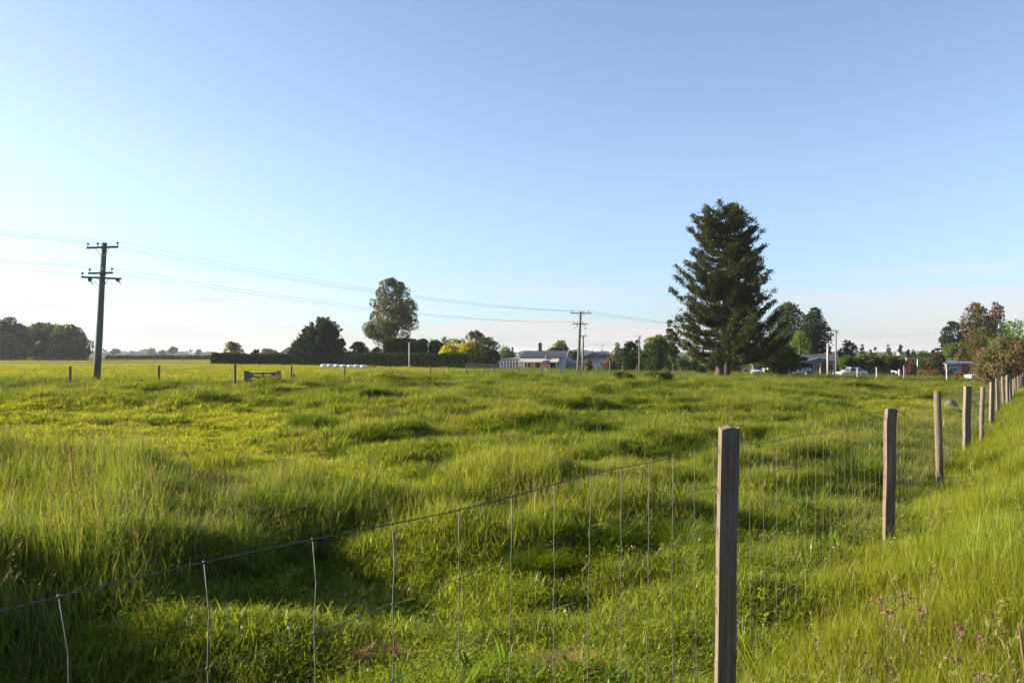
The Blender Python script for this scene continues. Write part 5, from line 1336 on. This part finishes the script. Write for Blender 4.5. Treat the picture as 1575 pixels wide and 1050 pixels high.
def height_map(x, y):
    """grass height over the paddock, in metres"""
    big = vnoise(x / 4.2 + 11, y / 4.2); mid_ = vnoise(x / 1.6, y / 1.6 + 31); sm = vnoise(x / 0.6 + 5, y / 0.6)
    r = np.hypot(x, y)
    cl = smooth(0.10, 0.50, 0.55 * vnoise(x / 0.95 + 60, y / 0.95) + 0.75 * vnoise(x / 1.25, y / 1.25 + 9) + 0.3 * big)
    h = 0.125 + 0.03 * big + 0.025 * mid_ + 0.02 * sm + 0.10 * cl + 0.12 * smooth(0.2, 0.6, vnoise(x / 2.7 + 17, y / 2.7)) + 0.06 * smooth(8, 14, r)
    fore = smooth(9.5, 6.0, y) * smooth(-3.2, -2.2, x)
    h = h * (1 - fore) + (0.115 + 0.03 * mid_ + 0.03 * sm + 0.05 * cl) * fore
    h = h * 0.8
    s = short_mask(x, y); h = h * (1 - s) + (0.075 + 0.02 * sm) * s
    near_edge = smooth(6, 0, far_edge(x) - y) * smooth(30, 45, r); h = h * (1 - near_edge) + (0.20 + 0.10 * mid_ + 0.26 * smooth(-14, -8, x) * smooth(20, 10, x)) * near_edge
    return np.clip(h, 0.05, 0.9)
def tall_mask(x, y): return smooth(-0.25, 0.55, poly_dist(x, y, TALL) + 0.35 * vnoise(x / 0.9, y / 0.9))
def bank_mask(x, y):
    s = (x - fence_x(y)) * 0.84
    return smooth(-0.25, 0.35, s + 0.18 * vnoise(x, y + 77))
def make(name, label, meshes, x, y, h, ref, spread, g, tilt=0.12, rare=None):
    n = len(x); r = np.hypot(x, y)
    z = ground(x, y)
    hs = np.clip(r / 12.0, 1.0, 5.0) ** 0.85 * spread * g.uniform(0.8, 1.25, n)
    rot = np.stack([g.normal(0, tilt, n), g.normal(tilt * 0.5, tilt, n), g.uniform(0, 2 * math.pi, n)], 1)
    scl = np.stack([hs, hs, h / ref * np.clip(np.exp(g.normal(0, 0.26, n)), 0.5, 1.8)], 1)
    idx = g.integers(0, len(meshes), n)
    if rare is not None:                                 # the last kind bears the seed heads and stands only here and there
        idx = g.integers(0, len(meshes) - 1, n); m_ = g.random(n) < rare * (0.4 + 1.2 * (vnoise(x / 1.4 + 8, y / 1.4) > 0.1)); idx[m_] = len(meshes) - 1
        hs[m_] = np.minimum(hs[m_], 1.6)
        scl[m_, 0] = hs[m_]; scl[m_, 1] = hs[m_]
    return scatter(name, label, meshes, np.stack([x, y, z], 1), rot, scl, idx)
g = np.random.default_rng(77)
x, y, r = wedge(135000, 2.4, 112, 1.4, 43, g)
k = (in_paddock(x, y) > 0.5) & clear_of(x, y); x, y, r = x[k], y[k], r[k]
tm = tall_mask(x, y); bm = bank_mask(x, y); h = height_map(x, y)
u = g.random(len(x))
iT = (tm > u); iB = (~iT) & (bm > u); iM = (~iT) & (~iB)
graz = iM & (short_mask(x, y) > 0.55); short = iM & (h < 0.17) & ~graz; mead = iM & ~short & ~graz
make('grazed_grass', 'close grazed yellow-green turf in the hollows of the paddock', [tuft('grazed_grass', 'field', 60, 0.19, 0.10, 0.006, 0.8, 660 + q) for q in range(3)], x[graz], y[graz], h[graz], 0.10, 1.0, g, 0.16)
make('short_grass', 'short lush grass and clover covering the trodden parts of the paddock', [tuft('short_grass', 'lush', 56, 0.17, 0.16, 0.0052, 0.55, 600 + q, clover=5 if q < 2 else 0, seedmat='clover') for q in range(4)], x[short], y[short], h[short], 0.15, 1.0, g, 0.16)
make('meadow_grass', 'knee high meadow grass over most of the paddock', [tuft('meadow_grass', 'grass', 60, 0.18, 0.30, 0.0056, 0.60, 610 + q, seeds=(0, 0, 0, 3)[q], seedh=1.35) for q in range(4)], x[mead], y[mead], h[mead], 0.28, 1.0, g, 0.15, 0.10)
# extra short growth right in front
x2, y2, r2 = wedge(9000, 2.4, 11, 1.2, 43, g); k = (tall_mask(x2, y2) < 0.4) & (bank_mask(x2, y2) < 0.5) & (height_map(x2, y2) < 0.22); x2, y2 = x2[k], y2[k]
make('clover_sward', 'clover and fine grass at the foot of the wire fence', [tuft('clover_sward', 'lush', 60, 0.15, 0.13, 0.0042, 0.6, 620 + q, clover=(5, 18, 0)[q], seedmat='clover') for q in range(3)], x2, y2, height_map(x2, y2) * 0.9, 0.12, 1.0, g, 0.18)
# tall stand
x3, y3, r3 = wedge(34000, 3.2, 24, 0.6, 50, g); k = tall_mask(x3, y3) > g.random(len(x3)); x3, y3 = x3[k], y3[k]
x3 = np.concatenate([x3, x[iT]]); y3 = np.concatenate([y3, y[iT]])
h3 = (0.80 + 0.34 * vnoise(x3 / 0.75 + 33, y3 / 0.75)) * (0.55 + 0.12 * vnoise(x3 / 1.1, y3 / 1.1 + 5) + 0.06 * vnoise(x3 / 0.4, y3 / 0.4)) * (0.68 + 0.32 * smooth(-0.1, 0.9, poly_dist(x3, y3, TALL))) * (1 + 0.55 * np.exp(-((x3 + 4.2) ** 2 + (y3 - 4.6) ** 2) / 1.6))  # last factor: taller out of frame at left, added to shade the near corner
make('tall_grass', 'stand of tall rank grass with seed heads inside the fence', [tuft('tall_grass', 'tall', 44, 0.16, 0.52, 0.0062, 0.34, 630 + q, seeds=(0, 0, 0, 3)[q], seedh=1.22) for q in range(4)], x3, y3, h3, 0.50, 0.95, g, 0.13, 0.13)
# bank
x4, y4, r4 = wedge(26000, 2.3, 70, 1.3, 43, g); k = bank_mask(x4, y4) > g.random(len(x4)); x4, y4 = x4[k], y4[k]
x4 = np.concatenate([x4, x[iB]]); y4 = np.concatenate([y4, y[iB]])
s4 = (x4 - fence_x(y4)) * 0.84
h4 = 0.17 + 0.17 * smooth(0, 1.1, s4) + 0.07 * vnoise(x4 / 1.2, y4 / 1.2) + 0.03 * vnoise(x4 / 0.4, y4 / 0.4)
make('bank_grass', 'bright fine grass with brown seed stems on the bank outside the fence', [tuft('bank_grass', 'bank', 64, 0.16, 0.36, 0.0040, 0.20, 640 + q, seeds=(0, 0, 0, 2)[q], seedh=1.4) for q in range(4)], x4, y4, h4, 0.34, 0.9, g, 0.2, 0.085)
# verge and field beyond
x5, y5, r5 = wedge(26000, 38, 150, 1.2, 43, g); k = (in_paddock(x5, y5) < 0.5) & clear_of(x5, y5); x5, y5 = x5[k], y5[k]
fieldish = (y5 > 50.5) & (x5 < (y5 - 100) * 0.12 - 4)
rough = ~fieldish
edge = np.abs(y5 - far_edge(x5))
h5 = np.where(edge < 7, 0.55, 0.28) + 0.15 * vnoise(x5 / 2.5, y5 / 2.5)
poleside = (np.hypot(x5 + 25.5, y5 - 50.5) < 3.5); h5 = np.where(x5 < -9, h5 * 0.6, h5); h5 = np.where(poleside, 0.32, h5)
make('verge_grass', 'rough brownish grass along the lane and road verges', [tuft('verge_grass', 'tall', 40, 0.2, 0.5, 0.006, 0.4, 650 + q, seeds=(1, 1, 0)[q], seedh=1.15) for q in range(3)], x5[rough], y5[rough], np.clip(h5[rough], 0.1, 0.9), 0.5, 1.1, g)
make('field_grass', 'even short bright grass of the far field', [tuft('field_grass', 'field', 44, 0.22, 0.14, 0.006, 0.5, 655 + q) for q in range(2)], x5[fieldish], y5[fieldish], np.full(fieldish.sum(), 0.10), 0.14, 1.3, g)
# broad-leaved weeds among the grass
def rosette(seed):
    g_ = np.random.default_rng(seed); n = 11; a_ = g_.uniform(0, 6.28, n)
    V, Q, Tt = blades(np.zeros((n, 3)) + g_.normal(0, 0.015, (n, 3)) * (1, 1, 0), a_, g_.uniform(0.13, 0.26, n), g_.uniform(0.022, 0.045, n), g_.uniform(0.35, 1.0, n), g_)
    return np_mesh('broadleaf_weed', V, [Q, Tt], [M['weedleaf']])
M['weedleaf'] = leafy('weed_leaves', (0.060, 0.110, 0.014), (0.110, 0.165, 0.018), trans=0.4)
xw, yw, rw = wedge(5200, 2.6, 34, 1.2, 42, g); k = (vnoise(xw / 1.3 + 90, yw / 1.3) > 0.15) & (in_paddock(xw, yw) > 0.5); xw, yw, rw = xw[k], yw[k], rw[k]; n_ = len(xw)
sw = (g.uniform(0.5, 1.2, n_) * np.clip(rw / 14, 1, 1.7) * np.where(height_map(xw, yw) < 0.13, 0.6, 1.0))[:, None]
scatter('broadleaf_weeds', 'broad-leaved weeds scattered in patches through the grass', [rosette(800 + q) for q in range(4)], np.stack([xw, yw, ground(xw, yw)], 1), np.stack([g.normal(0, 0.15, n_), g.normal(0, 0.15, n_), g.uniform(0, 6, n_)], 1), np.repeat(sw, 3, 1), g.integers(0, 4, n_))
# white clover flowers
x6, y6, r6 = wedge(230, 2.8, 10, 0.9, 40, g); k = (tall_mask(x6, y6) < 0.2) & (vnoise(x6 * 0.9 + 3, y6 * 0.9) > -0.1); x6, y6 = x6[k], y6[k]
fm_ = MB().ball((0, 0, 0.16), 0.0075, 7, 5); fm_.tube([(0, 0, 0), (0, 0, 0.155)], 0.0008, 3)
fl = fm_.mesh('clover_flower', M['white_flower'])
scatter('clover_flowers', 'small white clover flowers dotted through the short grass', [fl], np.stack([x6, y6, ground(x6, y6)], 1), np.stack([g.normal(0, 0.2, len(x6)), g.normal(0, 0.2, len(x6)), g.uniform(0, 6, len(x6))], 1), np.repeat(g.uniform(0.7, 1.25, (len(x6), 1)), 3, 1), np.zeros(len(x6)))

# tussocks one can tell apart
def tussock_mesh(seed):
    g = np.random.default_rng(seed); n = 620
    r = 0.42 * np.sqrt(g.random(n)); t = g.uniform(0, 2 * math.pi, n)
    base = np.stack([r * np.cos(t), r * np.sin(t), np.full(n, -0.05)], 1)
    V, Q, Tt = blades(base, t + g.normal(0, 0.5, n), 1.0 * g.uniform(0.6, 1.05, n) * (1 - 0.45 * (r / 0.42) ** 2), 0.017 * g.uniform(0.7, 1.3, n), 0.12 + 0.75 * (r / 0.42) * g.uniform(0.6, 1.2, n), g)
    return np_mesh('tussock', V, [Q, Tt], [M['tussock']])
TM = [tussock_mesh(700 + q) for q in range(5)]
# (column, base row, width px, height px) in the photograph
TU = [(812, 684, 90, 46), (852, 680, 74, 42), (745, 726, 70, 30), (690, 726, 56, 26), (905, 790, 120, 58), (960, 790, 110, 62), (1010, 782, 90, 50), (845, 820, 100, 40), (790, 815, 90, 34),
      (1306, 674, 84, 28), (1265, 615, 34, 15), (1240, 611, 22, 14), (1090, 700, 70, 30), (1250, 800, 120, 60), (1310, 775, 110, 64), (1350, 745, 90, 50), (1200, 800, 90, 45), (1150, 730, 60, 40),
      (500, 655, 60, 26), (470, 655, 50, 30), (375, 637, 34, 17), (325, 660, 40, 13), (250, 656, 44, 12), (280, 655, 34, 11), (155, 656, 40, 11), (100, 645, 36, 12), (45, 653, 26, 9), (8, 652, 24, 10),
      (120, 624, 36, 12), (170, 626, 42, 12), (60, 629, 44, 11), (560, 690, 70, 26), (520, 690, 60, 24), (640, 640, 50, 14), (1060, 650, 60, 20), (920, 640, 50, 16), (1180, 590, 26, 9), (1120, 597, 30, 9), (1400, 690, 70, 24), (1430, 690, 50, 20), (1375, 715, 50, 30), (490, 800, 110, 60), (430, 830, 110, 60), (700, 850, 90, 26), (1035, 745, 60, 30), (640, 800, 80, 26), (700, 780, 70, 24)]
for i, (px, by, wp, hp) in enumerate(TU):
    Y = 30.0
    for _ in range(8): Y = (EYE - gz(at(px, Y), Y)) * F / (by - 545)
    xx = at(px, Y); wd = wp / F * Y; ht = hp / F * Y
    o = link_mesh('grass_tussock', TM[i % 5]); o.location = (xx, Y, gz(xx, Y)); o.scale = (wd / 1.15, wd / 1.15, ht * 1.15); o.rotation_euler = (0, 0, rnd.uniform(0, 6))
    if i < 2: lb = ('darker half of the big double tussock alone in the middle of the meadow', 'paler half of the big double tussock alone in the middle of the meadow')[i]
    elif px < 450: lb = 'small shaggy tussock standing on the grazed yellow turf'
    elif by > 770: lb = 'large dark tussock close behind the netting, casting deep shade' if px > 800 else 'tussock at the foot of the tall grass stand'
    elif px > 1140 and by > 660: lb = 'dark tussock pressed against the netting between two posts'
    elif by < 625: lb = 'small dark tussock far across the paddock towards the pine'
    else: lb = 'mid sized dark green tussock half sunk in the meadow grass'
    tag(o, lb, 'tussock', 'grass tussocks: ' + lb)

# the many lesser clumps between them
xr, yr, rr_ = wedge(1500, 6.5, 78, 0.9, 42, g); k = (in_paddock(xr, yr) > 0.6) & (tall_mask(xr, yr) < 0.2) & (bank_mask(xr, yr) < 0.2) & (short_mask(xr, yr) < 0.45) & (vnoise(xr / 3 + 40, yr / 3) > -0.35); xr, yr, rr_ = xr[k], yr[k], rr_[k]; n_ = len(xr)
ws = g.uniform(0.45, 1.1, n_) * np.clip(rr_ / 25, 0.75, 1.7)
scatter('rough_grass', 'rough clumps of coarser grass all through the meadow', TM, np.stack([xr, yr, ground(xr, yr) - 0.03], 1), np.stack([g.normal(0, 0.12, n_), g.normal(0, 0.12, n_), g.uniform(0, 6, n_)], 1), np.stack([ws, ws, g.uniform(0.26, 0.5, n_) * np.clip(ws, 0.6, 1.3)], 1), g.integers(0, 5, n_))
# dead straw heaps
def straw(px, py, wd, label, n):
    Y = 4.0
    for _ in range(8): Y = (EYE - 0.1 - gz(at(px, Y), Y)) * F / (py - 545)
    x = at(px, Y); g = np.random.default_rng(int(px)); r = wd / 2 * np.sqrt(g.random(n)); t = g.uniform(0, 6.28, n)
    base = np.stack([r * np.cos(t), r * np.sin(t) * 0.7, 0.02 + g.uniform(0.04, 0.13, n) * (1 - (r / wd * 2) ** 2 * 0.6)], 1)
    V, Q, Tt = blades(base, g.uniform(0, 6.28, n), g.uniform(0.04, 0.12, n), g.uniform(0.002, 0.005, n), g.uniform(1.0, 3.5, n), g)
    o = link_mesh('dead_grass', np_mesh('dead_grass', V, [Q, Tt], M['straw'])); o.location = (x, Y, gz(x, Y)); tag(o, label, 'dead grass', 'dead grass patches')
straw(872, 1022, 0.22, 'clump of dead orange straw in the clover at the fence foot', 420)
straw(551, 1008, 0.12, 'small brown dead patch in the clover between two stay wires', 160)
straw(612, 1005, 0.08, 'faint tan straw wisps beside the small brown dead patch', 60)

# flowering weeds on the bank
def weed(px, py, Y, label, n=26, h=None, mat='dock', flat=True, group='reddish flowering weeds on the bank'):
    x = at(px, Y); z = gz(x, Y); H = zat(py, Y) - z; g = np.random.default_rng(int(px * 3 + py))
    root = empty('flowering_weed', (x, Y, z), g.uniform(0, 6), label, 'weed', group)
    MB().tube([(0, 0, -0.03), (0.012, 0.004, H * 0.5), (0.0, 0.0, H)], [0.0028, 0.002, 0.0014], 5).build('stem', M['olive'], root)
    for k in range(5):
        a = g.uniform(0, 6.28); r = 0.025
        MB().tube([(0, 0, H * 0.9), (r * math.cos(a), r * math.sin(a), H)], 0.0012, 4).build('stalk', M['dock'], root)
    P = np.stack([g.normal(0, 0.020, n), g.normal(0, 0.020, n), H + g.normal(0, 0.005 if flat else 0.03, n)], 1); D = np.tile((0, 0, 0.5), (n, 1)) + g.normal(0, 0.6, (n, 3))
    Vl, Q = leaf_quads(P, D, 0.018, 0.012, g); link_mesh('flower_head', np_mesh('flower_head', Vl, [Q], M[mat]), root)
wl_ = [(1352, 918, 4.2, 'dusty pink flat flower head at the front of the bank below the second post'), (1386, 916, 4.2, 'darkest pink flat flower head on the bank below the second post'), (1362, 938, 4.0, 'pink flat flower head hanging lowest of the bank group'), (1412, 938, 4.1, 'pale pink flower head among the bank seed stems'), (1470, 964, 3.7, 'brown seeding head rising beside the tan stems'), (1507, 978, 3.6, 'dull pink flower head near the red stem'), (1502, 1036, 3.3, 'pink flower head at the very foot of the bank'), (1468, 1010, 3.5, 'brown-pink flower head low among the seed stems')]
for px, py, Y, lb in wl_: weed(px, py, Y, lb)
def red_stem():
    Y = 3.1; x = at(1566, Y); z = gz(x, Y); root = empty('dock_plant', (x, Y, z), 0, 'thick red dock stem arching at the corner of the bank', 'plant')
    H = zat(965, Y) - z
    MB().tube([(0.05, 0, -0.05), (0.035, 0, H * 0.5), (0.012, 0, H * 0.8), (-0.004, 0, H), (-0.012, 0.0, H + 0.012)], [0.008, 0.007, 0.0055, 0.004, 0.002], 8).build('stem', M['dock'], root, True)
    g = np.random.default_rng(9)
    for k in range(4):
        b = np.array([[0.03, 0.0, H * (0.3 + 0.16 * k)]]); V, Q, Tt = blades(b, g.uniform(0, 6, 1), np.array([0.16]), np.array([0.022]), np.array([1.2]), g); link_mesh('leaf', np_mesh('leaf', V, [Q, Tt], M['tall']), root)
red_stem()

# ------------------------------------------------------------------ haze
hz = MB().box((0, 900, 9.0), (4400, 5600, 26.5)).build('haze', bpy.data.materials.new('haze'))
hm = hz.data.materials[0]; hm.use_nodes = True; hm.node_tree.nodes.clear()
ho = hm.node_tree.nodes.new('ShaderNodeOutputMaterial'); pv = hm.node_tree.nodes.new('ShaderNodeVolumePrincipled')
pv.inputs['Color'].default_value = (0.86, 0.90, 1.0, 1); pv.inputs['Density'].default_value = 0.00011; pv.inputs['Anisotropy'].default_value = 0.35
hm.node_tree.links.new(pv.outputs[0], ho.inputs['Volume'])
tag(hz, 'thin pale morning haze over the whole plain', 'haze', kind='stuff')
